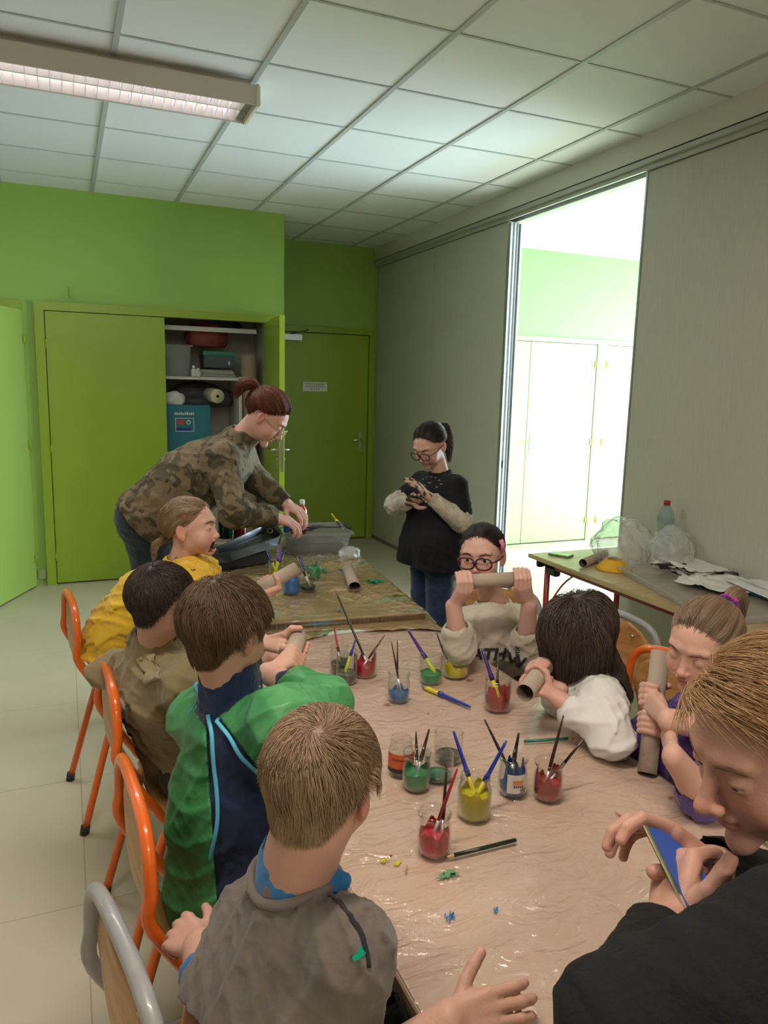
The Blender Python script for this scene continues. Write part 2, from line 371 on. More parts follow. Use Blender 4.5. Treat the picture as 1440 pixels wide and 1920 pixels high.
# ================================================================== tables
def wood(name, c1, c2, sc=(1,8,1), rough=.4):
    return mat(name, c1, rough, col2=c2, vscale=7, stretch=sc, detail=6)
LAM = mat('table_laminate', (.60,.435,.335), .42, var=.05, vscale=5)
EDGE = mat('table_edge', (.22,.14,.08), .5)
TLEG = mat('table_leg_steel', (.30,.30,.30), .4, metal=.5)
def table(name, label, loc, rz, L, Wd, H, lam, leg, edge, th=.024, crop=None):
    t = thing(name, label, 'table', loc, rz)
    m = MB().box(0, Wd, 0, L, H-th, H-.001, bev=.003); m.build('tabletop', lam, t)
    m = MB(); e = .004; m.box(-e, 0, 0, L, H-th, H-.003); m.box(Wd, Wd+e, 0, L, H-th, H-.003); m.box(0, Wd, -e, 0, H-th, H-.003); m.box(0, Wd, L, L+e, H-th, H-.003); m.build('edge_band', edge, t)
    m = MB(); m.box(.06, Wd-.06, .06, .09, H-th-.04, H-th); m.box(.06, Wd-.06, L-.09, L-.06, H-th-.04, H-th); m.box(.06, .09, .09, L-.09, H-th-.04, H-th); m.box(Wd-.09, Wd-.06, .09, L-.09, H-th-.04, H-th); m.build('apron_frame', leg, t)
    for x in (.075, Wd-.075):
        for y in (.075, L-.075):
            m = MB(); m.tube([(x, y, .012), (x, y, H-th)], .016, 14); lg = m.build('leg', leg, t)
            m = MB(); m.lathe([(0,0),(.019,0),(.019,.02),(0,.02)], 14, c=(x, y)); m.build('foot_cap', mat('rubber', (.03,.03,.03), .7), lg)
    return t
T1Y0, T1Y1 = .66, 2.385
table('activity_table', 'near activity table with pinkish beige top under clear plastic and paint jars', (.423, T1Y0, 0), 0, T1Y1-T1Y0, .80, .70, LAM, TLEG, EDGE)
table('activity_table', 'further activity table covered in stained brown plastic with the clear bin on it', (.405, 2.475, 0), math.radians(-6.0), 1.40, .80, .742, LAM, TLEG, EDGE)
# clear plastic sheet on the near table
def sheet(name, nx, ny, x0, x1, y0, y1, zf, m, parent=None, loc=(0,0,0), rz=0, th=None):
    xs = np.linspace(x0, x1, nx); ys = np.linspace(y0, y1, ny); X, Y = np.meshgrid(xs, ys, indexing='ij')
    out = zf(X, Y); X, Y, Z = out if isinstance(out, tuple) else (X, Y, out)
    v = np.stack([X, Y, Z], -1).reshape(-1, 3); i = np.arange(nx*ny).reshape(nx, ny)
    q = np.stack([i[:-1,:-1], i[1:,:-1], i[1:,1:], i[:-1,1:]], -1).reshape(-1, 4)
    o = link(name, mesh_np(name, v, q), m, parent, smooth=True); o.location = loc; o.rotation_euler = (0,0,rz); return o
rg = np.random.RandomState(3)
def ridges(X, Y, n, f0, f1, amp, seed, dirb=None, db=.6):
    r = np.random.RandomState(seed); Z = 0*X
    for i in range(n):
        a = r.uniform(0, PI) if dirb is None else dirb+r.normal(0, db); f = r.uniform(f0, f1); w = r.uniform(0, PI)
        u = math.cos(a)*X+math.sin(a)*Y; v = -math.sin(a)*X+math.cos(a)*Y
        s = np.sin(f*u+1.5*np.sin(f*.37*v+w)+w*3)
        msk = np.clip(np.sin(f*.23*v+w*5)*np.sin(f*.19*u+w*2), 0, 1)
        Z += amp*(1-np.abs(s))**3*msk
    return Z
CLEAR = film('clear_table_film', (.985,.97,.955), refl=1.3, rough=.16, bump=.95, bscale=15, alpha=.03, diff=(.8,.7,.6), wr=.6, kf=.42)
def z1(X, Y):
    Z = .7015+ridges(X, Y, 12, 25, 90, .0022, 5, PI/2, .5)
    dx = np.maximum(np.maximum(.423-X, X-1.223), 0); dy = np.maximum(np.maximum(T1Y0-Y, Y-2.385), 0)
    drop = np.maximum(dx, dy)*3.2
    X2 = np.where(X < .423, .4185-.004*np.sin(Y*40), np.where(X > 1.223, 1.2285+.004*np.sin(Y*37), X))
    return X2, Y, Z-drop
cov = sheet('plastic_cover', 200, 420, .408, 1.240, T1Y0, T1Y1, z1, CLEAR)
tag(cov, 'clear wrinkled plastic film laid over the near pinkish beige table', 'table cover')
def brown_mat():
    m = mat('brown_plastic', (.38,.28,.14), .22, var=.35, vscale=3.0, coat=.8, bump=.95, bscale=19, detail=7); nt = m.node_tree; b = nt.nodes['Principled BSDF']
    src = b.inputs['Base Color'].links[0].from_socket
    tc = nt.nodes.new('ShaderNodeTexCoord')
    for sc, lo, col, off in ((3.1,.60,(.10,.38,.22,1),(3,1,0)), (2.3,.62,(.50,.40,.03,1),(9,4,2)), (2.7,.64,(.14,.20,.27,1),(1,7,5)), (3.4,.63,(.48,.42,.36,1),(6,2,8))):
        mp = nt.nodes.new('ShaderNodeMapping'); mp.inputs['Location'].default_value = off; mp.inputs['Scale'].default_value = (1,1.6,1); nt.links.new(tc.outputs['Object'], mp.inputs[0])
        n = nt.nodes.new('ShaderNodeTexNoise'); n.inputs['Scale'].default_value = sc; n.inputs['Detail'].default_value = 8; n.inputs['Distortion'].default_value = .8; nt.links.new(mp.outputs[0], n.inputs[0])
        r = nt.nodes.new('ShaderNodeMapRange'); r.inputs[1].default_value = lo-.03; r.inputs[2].default_value = lo+.10; r.inputs[4].default_value = .55; nt.links.new(n.outputs[0], r.inputs[0])
        mx = nt.nodes.new('ShaderNodeMix'); mx.data_type = 'RGBA'; mx.inputs[7].default_value = col
        nt.links.new(r.outputs[0], mx.inputs[0]); nt.links.new(src, mx.inputs[6]); src = mx.outputs[2]
    nt.links.new(src, b.inputs['Base Color']); return m
BR = brown_mat()
def z2(X, Y):
    Z = .7445+ridges(X, Y, 12, 20, 70, .004, 11)
    fr_ = np.clip(-Y, 0, 1); sd = np.clip(X-.80, 0, 1); sl = np.clip(-X, 0, 1); fy = np.clip(Y-1.4, 0, 1)
    drop = np.maximum(np.maximum(np.minimum(fr_*1.3, .041), sd*.62), np.maximum(sl*.9, fy*.8))
    Y2 = np.where(Y < 0, -.004-np.maximum(fr_-.032, 0)*(.62+.35*np.sin(X*8+.5)+.12*np.sin(X*23)), Y); X2 = np.where(X > .8, .807+.5*sd+.012*np.sin(Y*14)*sd*12, np.where(X < 0, -.008+.010*np.sin(Y*17), X))
    return X2, Y2, np.maximum(Z-drop, .45)-np.where(Y < 0, 0*X, 0)
def zz2(X, Y):
    a, b, c = z2(X, Y); return a, b, np.where(Y < 0, np.maximum(c, .7045+.004*np.abs(np.sin(X*41+Y*30))*(Y < -.03)), c)
cov2 = sheet('brown_cover', 190, 300, -.10, .88, -.15, 1.45, zz2, BR, loc=(.405, 2.475, 0), rz=math.radians(-6.0))
tag(cov2, 'shiny brown paint-stained plastic sheet over the further table', 'table cover')
# paint stains
def splat(parent, c, r, col, z, seed, ax=1.0, ang=0, name='paint_stain', spiky=.35, tries=1):
    rr = random.Random(seed); m = MB()
    for t in range(tries):
        ox, oy = (0, 0) if t == 0 else (rr.uniform(-r*1.5, r*1.5), rr.uniform(-r, r)); q = r if t == 0 else r*rr.uniform(.15, .4); pts = []
        ph = [rr.uniform(0, 6.28) for _ in range(4)]
        for k in range(26):
            a = 2*PI*k/26; f = 1+spiky*(math.sin(3*a+ph[0])*.5+math.sin(5*a+ph[1])*.5+math.sin(9*a+ph[2])*.35)+rr.uniform(-.1, .1)
            x, y = q*f*math.cos(a)*ax, q*f*math.sin(a)/ax
            pts.append((c[0]+ox+x*math.cos(ang)-y*math.sin(ang), c[1]+oy+x*math.sin(ang)+y*math.cos(ang)))
        m.prism(pts, z, z+.0006)
    return m.build(name, mat('paint_'+col, col, .35), parent)
for px, py, r, col, ax, an, sd in ((1187,1545,.020,'#b0543a',2.4,1.6,1),(1180,1562,.011,'#a84a30',1.8,.4,2),(720,1613,.008,'#c9c02a',1.5,.6,3),(746,1618,.007,'#d0c41e',1.7,.4,4),(840,1640,.016,'#5f9a6c',1.5,.1,5),
        (845,1718,.008,'#1f6ea8',1.7,.9,6),(930,1706,.006,'#2f80b8',1.5,.8,7),(733,1605,.003,'#b0202a',1,0,8),(880,1275,.008,'#8a5a40',1.5,0,9),(725,1320,.008,'#b07060',1.6,0,10),(803,1338,.003,'#5a4030',1,0,11),(1260,1495,.006,'#a87860',2,0,12),(762,1630,.006,'#b08070',3,1,13)):
    p = onz(px, py, .704); splat(cov, p, r*.7, col, .7040, sd, ax, an, tries=7, spiky=.6)
def loc2(px, py):
    p = onz(px, py, .75); q = Matrix.Rotation(math.radians(6), 3, 'Z') @ Vector((p[0]-.405, p[1]-2.475, 0)); return q
for px, py, r, col, ax, an, sd in ((702,1090,.052,'#12a06a',1.2,.3,21),(640,1068,.022,'#2a9c66',1.8,2.2,22),(609,1072,.020,'#25a060',1.6,1,23),(540,1110,.014,'#2f9a70',1.5,0,24),(600,1170,.05,'#5b6f78',3.2,.0,25),(636,1145,.012,'#7060a0',1.5,0,26),(745,1115,.03,'#b0a030',2,.1,27),(490,1075,.012,'#b06a60',1.6,.3,28),(500,1062,.012,'#7a9fae',2,.3,29),(680,1055,.02,'#2a9080',2.3,.1,30)):
    splat(cov2, loc2(px, py), r*.45, col, .7500, sd, ax, an, tries=16, spiky=.6)
# ================================================================== chairs
ORG = mat('orange_tube_paint', (.70,.13,.012), .28, coat=.4)
GREYT = mat('grey_tube_paint', (.30,.30,.30), .32, coat=.2, var=.15, vscale=30)
PLY = wood('chair_plywood', (.50,.27,.10), '#a5713c', (6,1,6), .38)
RUB = mat('rubber', (.03,.03,.03), .7)
def make_chair(label, m, group):
    """local: seat faces +x, origin on the floor under the back; back top at x=-.06"""
    c = thing('school_chair', label, 'chair', group=group)
    w, h, sh = .185, .80, .43; r = .0125
    arch = [(-.055, y*w, z) for y, z in ((-1, .62), (-1, .69), (-.93, .75), (-.75, .785), (-.4, .80), (0, .803), (.4, .80), (.75, .785), (.93, .75), (1, .69), (1, .62))]
    side = [(.40, 0, .012), (.385, 0, .30), (.375, 0, .40), (.35, 0, .428), (.28, 0, .43), (.10, 0, .43), (.055, 0, .445), (.030, 0, .48)]
    pth = bez([(x, -w, z) for x, _, z in side]+arch+[(x, w, z) for x, _, z in side[::-1]], 5)
    mm = MB(); mm.tube(pth, r, 14); mm.build('frame_tube', m, c)
    for s in (-1, 1):
        mm = MB(); mm.tube(bez([(.10, s*w, .405), (.06, s*w, .40), (.035, s*w, .35), (-.06, s*(w+.018), .015)], 6), .0125, 12); lg = mm.build('rear_leg', m, c)
        q = MB(); q.tube([(-.063, s*(w+.018), 0), (-.058, s*(w+.018), .03)], .016, 12); q.build('foot_cap', RUB, lg)
    for s in (-1, 1):
        q = MB(); q.tube([(.40, s*w, 0), (.40, s*w, .03)], .016, 12); q.build('foot_cap', RUB, c)
    def ply(name, fn, nu, nv, th, parent):
        A = [[Vector(fn(u/(nu-1), v/(nv-1))) for v in range(nv)] for u in range(nu)]; bm = bmesh.new()
        def nrm(i, j):
            a = A[min(i+1, nu-1)][j]-A[max(i-1, 0)][j]; b = A[i][min(j+1, nv-1)]-A[i][max(j-1, 0)]; return a.cross(b).normalized()
        T = [[bm.verts.new(A[i][j]+nrm(i, j)*th/2) for j in range(nv)] for i in range(nu)]; B = [[bm.verts.new(A[i][j]-nrm(i, j)*th/2) for j in range(nv)] for i in range(nu)]
        for i in range(nu-1):
            for j in range(nv-1):
                f = bm.faces.new((T[i][j], T[i+1][j], T[i+1][j+1], T[i][j+1])); f.smooth = True; f = bm.faces.new((B[i][j], B[i][j+1], B[i+1][j+1], B[i+1][j])); f.smooth = True
        for i in range(nu-1):
            bm.faces.new((T[i][0], B[i][0], B[i+1][0], T[i+1][0])); bm.faces.new((T[i][-1], T[i+1][-1], B[i+1][-1], B[i][-1]))
        for j in range(nv-1):
            bm.faces.new((T[0][j], T[0][j+1], B[0][j+1], B[0][j])); bm.faces.new((T[-1][j], B[-1][j], B[-1][j+1], T[-1][j+1]))
        x = MB(); x.bm.free(); x.bm = bm; return x.build(name, PLY, parent)
    def seat(u, v):
        x = .035+.385*u; hw = (.165+.02*math.sin(PI*u))*(1-.0*u); e = (2*v-1)
        z = .447+.012*abs(e)**2.5-.025*max(0, u-.8)/.2*max(0, u-.8)/.2-.006*math.sin(PI*u)
        k = 1-.25*max(0, (abs(u-.5)-.38)/.12)**2
        return (x, e*hw*k, z)
    ply('seat', seat, 14, 13, .009, c)
    def back(u, v):
        # tapering splat seen behind the arch: wide at the top, narrow where it meets the seat
        z = .785-.36*u; e = 2*v-1
        hw = .165*(1-.62*max(0, u-.28)**1.0*1.35) if u > .28 else .165*(math.sqrt(max(0, 1-((.28-u)/.30)**2)) if u < .28 else 1)
        x0 = -.047 if u < .45 else -.047+.085*((u-.45)/.55)**1.3
        return (x0+.012*(1-e*e)*-1, e*max(hw, .03), z)
    bk = ply('backrest', back, 18, 13, .008, c)
    for s in (-1, 1):
        for zz in (.745, .69): q = MB(); q.tube([(-.052-.006, s*.105*(1 if zz < .7 else .8), zz), (-.036, s*.105*(1 if zz < .7 else .8), zz)], .005, 10); q.build('rivet', CHROME, bk)

    return c
first = {}
def chair(label, kind, x, y, deg):
    m = ORG if kind == 'o' else GREYT; g = 'orange school chairs' if kind == 'o' else 'grey school chairs'
    if kind not in first: c = first[kind] = make_chair(label, m, g)
    else: c = copy_tree(first[kind])
    c['label'] = label; c.location = (x, y, 0); c.rotation_euler = (0, 0, math.radians(deg)); return c
chair('orange tubular school chair furthest along the left, behind the child in yellow', 'o', .045, 2.80, 6)
chair('orange tubular school chair behind the boy in the khaki shirt', 'o', .130, 2.03, 4)
chair('orange tubular school chair of the boy in the green apron, nearest orange one', 'o', .145, 1.41, 4)
chair('grey tubular chair with brown plywood back at the lower left corner', 'g', .095, 1.0, 11)
chair('grey tubular chair behind the seated girl wearing glasses', 'g', 1.52, 2.44, 205)
chair('grey tubular chair with pale plywood back behind the child in white shirt', 'g', 1.70, 1.99, 190)
chair('orange brown edged chair behind the girl holding the upright tube', 'o', 1.60, 1.56, 195)
# ================================================================== jars
def paintmat(col): return mat('poster_paint_'+col, col, .22, var=.25, vscale=25, coat=.4)
def jar(label, pos, h, r, col, fill, style='pot', smear=0, smearcol=None, sc=1):
    t = thing('glass_jar', label, 'jar', pos, random.uniform(0, 6), 'glass paint jars')
    n = 32
    if style == 'pot':       # small yoghurt pot, waisted under a thick lip
        prof = [(0,0),(r*.78,0),(r*.93,h*.06),(r,h*.22),(r*1.0,h*.55),(r*.90,h*.80),(r*.87,h*.90),(r*1.0,h*.925),(r*1.02,h*.965),(r*.97,h)]
    elif style == 'jam':
        prof = [(0,0),(r*.88,0),(r,h*.07),(r,h*.66),(r*.93,h*.76),(r*.84,h*.82),(r*.84,h*.86),(r*.88,h*.88),(r*.84,h*.91),(r*.88,h*.94),(r*.86,h)]
    elif style == 'bowl':
        prof = [(0,0),(r*.80,0),(r*.95,h*.10),(r,h*.4),(r*1.0,h*.9),(r*1.02,h*.97),(r*.98,h)]
    else:
        prof = [(0,0),(r*.9,0),(r*.98,h*.05),(r,h*.3),(r,h*.82),(r*.95,h*.90),(r*1.0,h*.94),(r*.97,h)]
    g = .0022
    inner = [(max(a-g, 0), max(b, g*1.6)) for a, b in prof[::-1]]
    MB().lathe(prof+inner, n).build('glass', GLASS, t)
    if fill > 0:
        p = [(0, g*1.7)]
        def rad(z):
            for (a, b), (c, d) in zip(prof, prof[1:]):
                if b <= z <= d and d > b: return a+(c-a)*(z-b)/(d-b)
            return prof[-1][0]
        fz = h*fill
        for k in range(9): z = g*1.8+(fz-g*1.8)*k/8; p.append((rad(z)-g*1.15, z))
        p += [(rad(fz)*.6, fz-.0008), (0, fz-.0015)]
        MB().lathe(p, n).build('paint', paintmat(col), t)
    if smear:
        rr = random.Random(hash(label) % 9999 if False else len(label)*7+int(r*1e4)); v = []; q = []; m = MB()
        N = 90; ph = [rr.uniform(0, 6.28) for _ in range(3)]
        tops = [h*min(.97, max(fill, fill+smear*(.40+.35*math.sin(2*2*PI*k/N+ph[0])+.28*math.sin(5*2*PI*k/N+ph[1])+.16*math.sin(9*2*PI*k/N+ph[2])))) for k in range(N)]
        nz = 6; bot = h*fill*.9
        R = [[None]*nz for _ in range(N)]
        for k in range(N):
            for j in range(nz):
                z = bot+(tops[k]-bot)*j/(nz-1); a = 2*PI*k/N; rd = rad(z)-g*1.12 if fill > 0 else r*.95
                R[k][j] = m.bm.verts.new((rd*math.cos(a), rd*math.sin(a), z))
        for k in range(N):
            for j in range(nz-1):
                f = m.bm.faces.new((R[k][j], R[(k+1)%N][j], R[(k+1)%N][j+1], R[k][j+1])); f.smooth = True
        m.build('paint_smear', paintmat(smearcol or col), t)
    return t
J = {}
def J1(key, label, px, py, h, r, col, fill, style='pot', smear=0, z=.704, smearcol=None):
    p = onz(px, py, z); J[key] = p; return jar(label, p, h, r, col, fill, style, smear, smearcol)
J1('L', 'glass pot with crimson paint nearest to the viewer, by the dark pencil', 813, 1597, .083, .0315, '#b3162c', .42, smear=.25)
ji = J1('I', 'wide glass jar of bright yellow paint in the near cluster', 888, 1528, .088, .0345, '#c7bc10', .52, 'jam', smear=.25)
jj = J1('J', 'glass pot with blue paint and a white barcode label', 960, 1485, .083, .0315, '#1f5f9e', .22, smear=.75)
J1('K', 'glass pot with brick red paint, rightmost of the near cluster', 1026, 1494, .083, .0315, '#a53a34', .42, smear=.5)
J1('G', 'glass pot with emerald green paint in front of the empty labelled jar', 780, 1475, .083, .0315, '#0f8048', .42, smear=.2)
jf = J1('F', 'empty glass jar with an orange label on the table', 751, 1448, .083, .029, '#302822', .05, 'jam')
J1('H', 'wide clear glass with dark dregs behind the green pot', 840, 1424, .070, .034, '#4a4642', .22, 'bowl')
J1('H2', 'low clear glass cup with green dregs between green and yellow pots', 822, 1458, .060, .033, '#2f6a4c', .18, 'bowl')
J1('B', 'clear glass pot with a little blue paint in mid table', 747, 1312, .083, .0315, '#2a6fae', .24, smear=.2)
J1('Cc', 'clear glass with green paint beside the yellow bowl', 807, 1277, .083, .034, '#128a50', .32, 'cup', smear=.05)
J1('D', 'shallow glass bowl of yellow paint at mid table', 853, 1266, .055, .041, '#d5c915', .45, 'bowl', smear=.5)
J1('E', 'glass with streaky brick red paint beside the purple brush', 932, 1328, .085, .036, '#a84038', .35, 'cup', smear=.55)
J1('A3', 'glass with red paint at the far left group of three', 684, 1264, .085, .036, '#b22038', .35, 'cup', smear=.5)
J1('A2', 'clear glass with grey green water, front of the far left group of three', 650, 1277, .083, .0315, '#4f5a50', .35, 'cup')
J1('A1', 'clear glass with dark water, leftmost of the far left group of three', 636, 1258, .080, .029, '#4a463c', .35, 'cup')
J1('M', 'clear glass holding purple brushes behind the raised cardboard tube', 517, 1087, .080, .034, '#b9ad2a', .3, 'cup', z=.750, smear=.3)
J1('N', 'glass jar full of blue paint on the further brown table', 546, 1112, .085, .035, '#1f74c0', .65, 'jam', z=.750, smear=.35)
J1('O', 'clear glass with black dregs on the further brown table', 577, 1106, .088, .035, '#2a2a2c', .22, 'jam', z=.750)
J1('P', 'small pot of green paint behind the clear glass on the brown table', 588, 1083, .07, .032, '#18935a', .7, 'pot', z=.750)
# labels on two jars
def curved_label(parent, r, z0, z1, a0, a1, m, name='label', n=14):
    q = MB(); A = [q.bm.verts.new((r*math.cos(a0+(a1-a0)*k/n), r*math.sin(a0+(a1-a0)*k/n), z0)) for k in range(n+1)]; B = [q.bm.verts.new((v.co.x, v.co.y, z1)) for v in A]
    for k in range(n): f = q.bm.faces.new((A[k], A[k+1], B[k+1], B[k])); f.smooth = True
    return q.build(name, m, parent)
def face_cam(o): 
    o.rotation_euler = (0,0,0); return math.atan2(-o.location.y, -o.location.x)
a = face_cam(jj); lb = curved_label(jj, .0325, .014, .056, a-.35, a+1.15, mat('label_white', (.75,.74,.72), .5))
curved_label(lb, .0328, .034, .044, a+.05, a+.75, mat('label_peach', (.75,.28,.13), .5), 'label_fruit')
for k in range(9): curved_label(lb, .0328, .015, .026, a+.55+.05*k, a+.55+.05*k+(.02 if k % 3 else .035), mat('label_ink', (.1,.03,.02), .6), 'barcode_bar', 2)
for k in range(5): curved_label(lb, .0328, .027, .032, a+.1+.14*k, a+.1+.14*k+.09, mat('label_ink', (.1,.03,.02), .6), 'label_mark', 2)
a = face_cam(jf); lb = curved_label(jf, .0298, .022, .056, a-1.3, a+1.5, mat('label_orange', (.62,.11,.03), .5))
curved_label(lb, .0301, .012, .022, a-1.3, a+1.5, mat('label_black', (.03,.03,.03), .5), 'label_band')
curved_label(lb, .0302, .041, .045, a-.7, a+.9, mat('label_dark', (.25,.05,.02), .5), 'label_mark'); curved_label(lb, .0302, .026, .028, a+.3, a+1.0, mat('label_dark', (.25,.05,.02), .5), 'label_mark')
# ================================================================== brushes, pencils
def bmat(c): return mat('brush_'+c, c, .25, coat=.5)
BRI = mat('bristles', (.20,.16,.10), .8)
def brush(label, p0, p1, col, r=.0036, fer='#c8c8c8', kind='thin', group='paint brushes', name='paint_brush'):
    p0 = Vector(p0); p1 = Vector(p1); L = (p1-p0).length; t = thing(name, label, 'brush', p0, group=group)
    d = (p1-p0).normalized(); t.rotation_mode = 'QUATERNION'; t.rotation_quaternion = d.to_track_quat('Z', 'Y')
    b, f = .018, .05 if kind == 'thin' else .075
    if kind == 'thin': prof = [(0,f-.01),(r*.8,f-.01),(r*1.1,f+.02),(r*1.15,L*.45),(r*.75,L*.8),(r*.5,L-.003),(0,L)]
    else: prof = [(0,f-.005),(r*1.35,f-.005),(r*1.35,f+.01),(r*1.05,f+.014),(r*1.05,L*.6),(r*.75,L*.93),(r*.6,L-.002),(0,L)]
    MB().lathe(prof, 14).build('handle', bmat(col), t)
    MB().lathe([(0,b-.002),(r*1.0,b-.002),(r*(1.0 if kind == 'thin' else 1.3),b+.012),(r*(.95 if kind == 'thin' else 1.1),f),(0,f+.001)], 14).build('ferrule', mat('ferrule_'+fer, fer, .3, metal=.7 if fer == '#c8c8c8' else 0), t)
    MB().lathe([(0,0),(r*.45,.003),(r*1.15,.010),(r*.95,b),(0,b+.001)], 12).build('bristles', BRI, t)
    return t
def dep(p): 
    q = MW.T @ (np.array(p, float)-V3(0,0,CAMZ)); return q[2]
def inj(key, label, px, py, col, dx=0, dy=0, dd=0, z=.008, **k):
    p = J[key]; b = V3(p[0]+dx, p[1]+dy, p[2]+z); return brush(label, b, at(px, py, dep(b)+dd), col, **k)
DK = '#2c1a16'
inj('L', 'dark brown brush in the crimson pot nearest the viewer', 838, 1433, DK, .012, -.006, .03)
inj('L', 'red handled brush in the crimson pot nearest the viewer', 858, 1440, '#a01428', -.004, .010, .0)
inj('I', 'blue brush leaning left in the yellow jar', 850, 1370, '#1c2f96', .014, 0, .03, kind='fat', fer='#c9bd20', r=.0042)
inj('I', 'blue brush leaning right in the yellow jar', 950, 1388, '#1c2f96', -.014, .0, .02, kind='fat', fer='#c9bd20', r=.0042)
inj('J', 'long black brush leaning far left in the blue pot', 908, 1348, '#1a1614', .014, 0, .03)
inj('J', 'short black brush standing upright in the blue pot', 973, 1373, '#1a1614', -.002, .01, .0, r=.0048)
inj('K', 'tall dark brush in the brick red pot', 1057, 1340, DK, -.012, 0, .02)
inj('K', 'dark brush leaning right in the brick red pot', 1096, 1384, DK, -.010, .01, .02)
inj('G', 'thin dark brush upright in the green pot', 780, 1371, DK, .003, 0, .01)
inj('G', 'brown brush leaning right in the green pot', 805, 1366, '#3a2218', -.004, .0, .0, r=.0042)
inj('B', 'thin brown brush at left in the pot of little blue paint', 734, 1203, '#4a3626', .010, 0, .03, r=.0030)
inj('B', 'thin brown brush at right in the pot of little blue paint', 745, 1201, '#4a3626', .002, .01, .03, r=.0030)
inj('Cc', 'thick purple handled brush in the glass with green paint', 763, 1178, '#4a2a78', .022, -.01, .04, kind='fat', fer='#b9c02a', r=.0052)
inj('D', 'long dark brush leaning left in the yellow bowl', 818, 1185, '#241a18', -.01, .01, .03, r=.0030)
inj('D', 'second dark brush leaning left in the yellow bowl', 823, 1202, '#3a281c', -.002, -.01, .02, r=.0034)
inj('E', 'thick purple brush with yellow collar in the streaky red glass', 903, 1215, '#3f2470', .012, 0, .03, kind='fat', fer='#c9bd20', r=.0052)
inj('E', 'thin grey brown brush upright in the streaky red glass', 934, 1225, '#4f4038', .004, .01, .02, r=.0036)
inj('A3', 'very long dark brush leaning left from the red paint glass', 628, 1106, '#1c1818', .018, 0, .04, r=.0034)
inj('A3', 'short brown brush leaning right from the red paint glass', 722, 1190, '#35281e', -.02, 0, .03, r=.0034)
inj('A1', 'red brush in the leftmost dark water glass', 626, 1172, '#a0182a', .006, 0, .02, r=.0038)
inj('A1', 'dark blue brush in the leftmost dark water glass', 630, 1190, '#26284e', .010, .01, .02, r=.0036)
inj('A2', 'blue brush in the front grey water glass', 667, 1199, '#28307c', -.012, 0, .03, kind='fat', fer='#b9b92a', r=.0036)
for k, (px, py, c) in enumerate(((497,1028,'#3a2468'),(503,1031,'#2a2a70'),(522,1021,'#5a3090'),(529,1017,'#5a3090'),(529,1036,'#6a3c9c'),(536,1030,'#4a2a80'))):
    inj('M', ('dark purple','dark blue','violet','tall violet','short violet','purple')[k]+' brush among those behind the raised cardboard tube', px, py, c, .006*(k-2.5)*-1, .004*(k % 3), .02+.01*(k % 2), kind='fat', fer='#b9b92a', r=.0038)
inj('O', 'black brush leaning left in the glass of black dregs', 550, 1031, '#1c1c1e', .014, 0, .04, r=.0050)
inj('O', 'blue brush leaning left in the glass of black dregs', 562, 1039, '#243a8c', .010, .004, .04, kind='fat', fer='#b98c20', r=.0046)
inj('P', 'short dark green brush leaning right from the green pot', 598, 1044, '#1c4a34', -.012, 0, .03, r=.0034)
p0 = onz(586, 1077, .76); brush('blue brush with green tip lying on the far brown table', onz(612, 1064, .76), p0, '#2a62a8', .0042, fer='#1a8a5c', kind='fat')
brush('blue and yellow brush lying on the near table', onz(790, 1286, .709), onz(883, 1326, .709), '#1f3498', .0052, fer='#c9bd20', kind='fat')
def pencil(label, p0, p1, col, tipc='#c9a070', lead='#202020'):
    p0 = Vector(p0); p1 = Vector(p1); L = (p1-p0).length; t = thing('pencil', label, 'pencil', p0); t.rotation_mode = 'QUATERNION'; t.rotation_quaternion = (p1-p0).normalized().to_track_quat('Z', 'Y')
    MB().lathe([(0,.018),(.0040,.018),(.0040,L),(0,L)], 6).build('barrel', mat('pencil_'+col, col, .3, coat=.4), t)
    MB().lathe([(0,.004),(.0012,.004),(.0039,.018),(0,.0185)], 12).build('sharpened_tip', mat('pencil_wood', tipc, .7), t)
    MB().lathe([(0,0),(.0012,.0045),(0,.005)], 8).build('lead', mat('lead_'+lead, lead, .5), t)
    return t
pencil('dark green pencil lying beside the crimson pot', onz(834, 1608, .709), onz(967, 1575, .709), '#122a1c')
pencil('teal green pencil lying in front of the child in white', onz(1078, 1384, .709), onz(983, 1390, .709), '#0f6a58', lead='#b0402a')
# ================================================================== cardboard tubes
CARD = mat('cardboard', (.40,.325,.25), .75, bump=.12, bscale=90, var=.06, vscale=10)
CARDI = mat('cardboard_inside', (.22,.17,.12), .85)
def cardtube(label, p0, p1, r=.0215, sq=1.0):
    p0 = Vector(p0); p1 = Vector(p1); L = (p1-p0).length; t = thing('cardboard_tube', label, 'cardboard tube', p0, group='cardboard tubes'); t.rotation_mode = 'QUATERNION'; t.rotation_quaternion = (p1-p0).normalized().to_track_quat('Z', 'Y')
    m = MB(); n = 32
    m.lathe([(r-.0012,0),(r,0),(r,L*.5),(r,L),(r-.0012,L)], n); m.build('outer_wall', CARD, t).scale = (1, sq, 1)
    m = MB(); m.lathe([(r-.0012,0),(r-.0012,L)], n); m.build('inner_wall', CARDI, t).scale = (1, sq, 1)
    return t
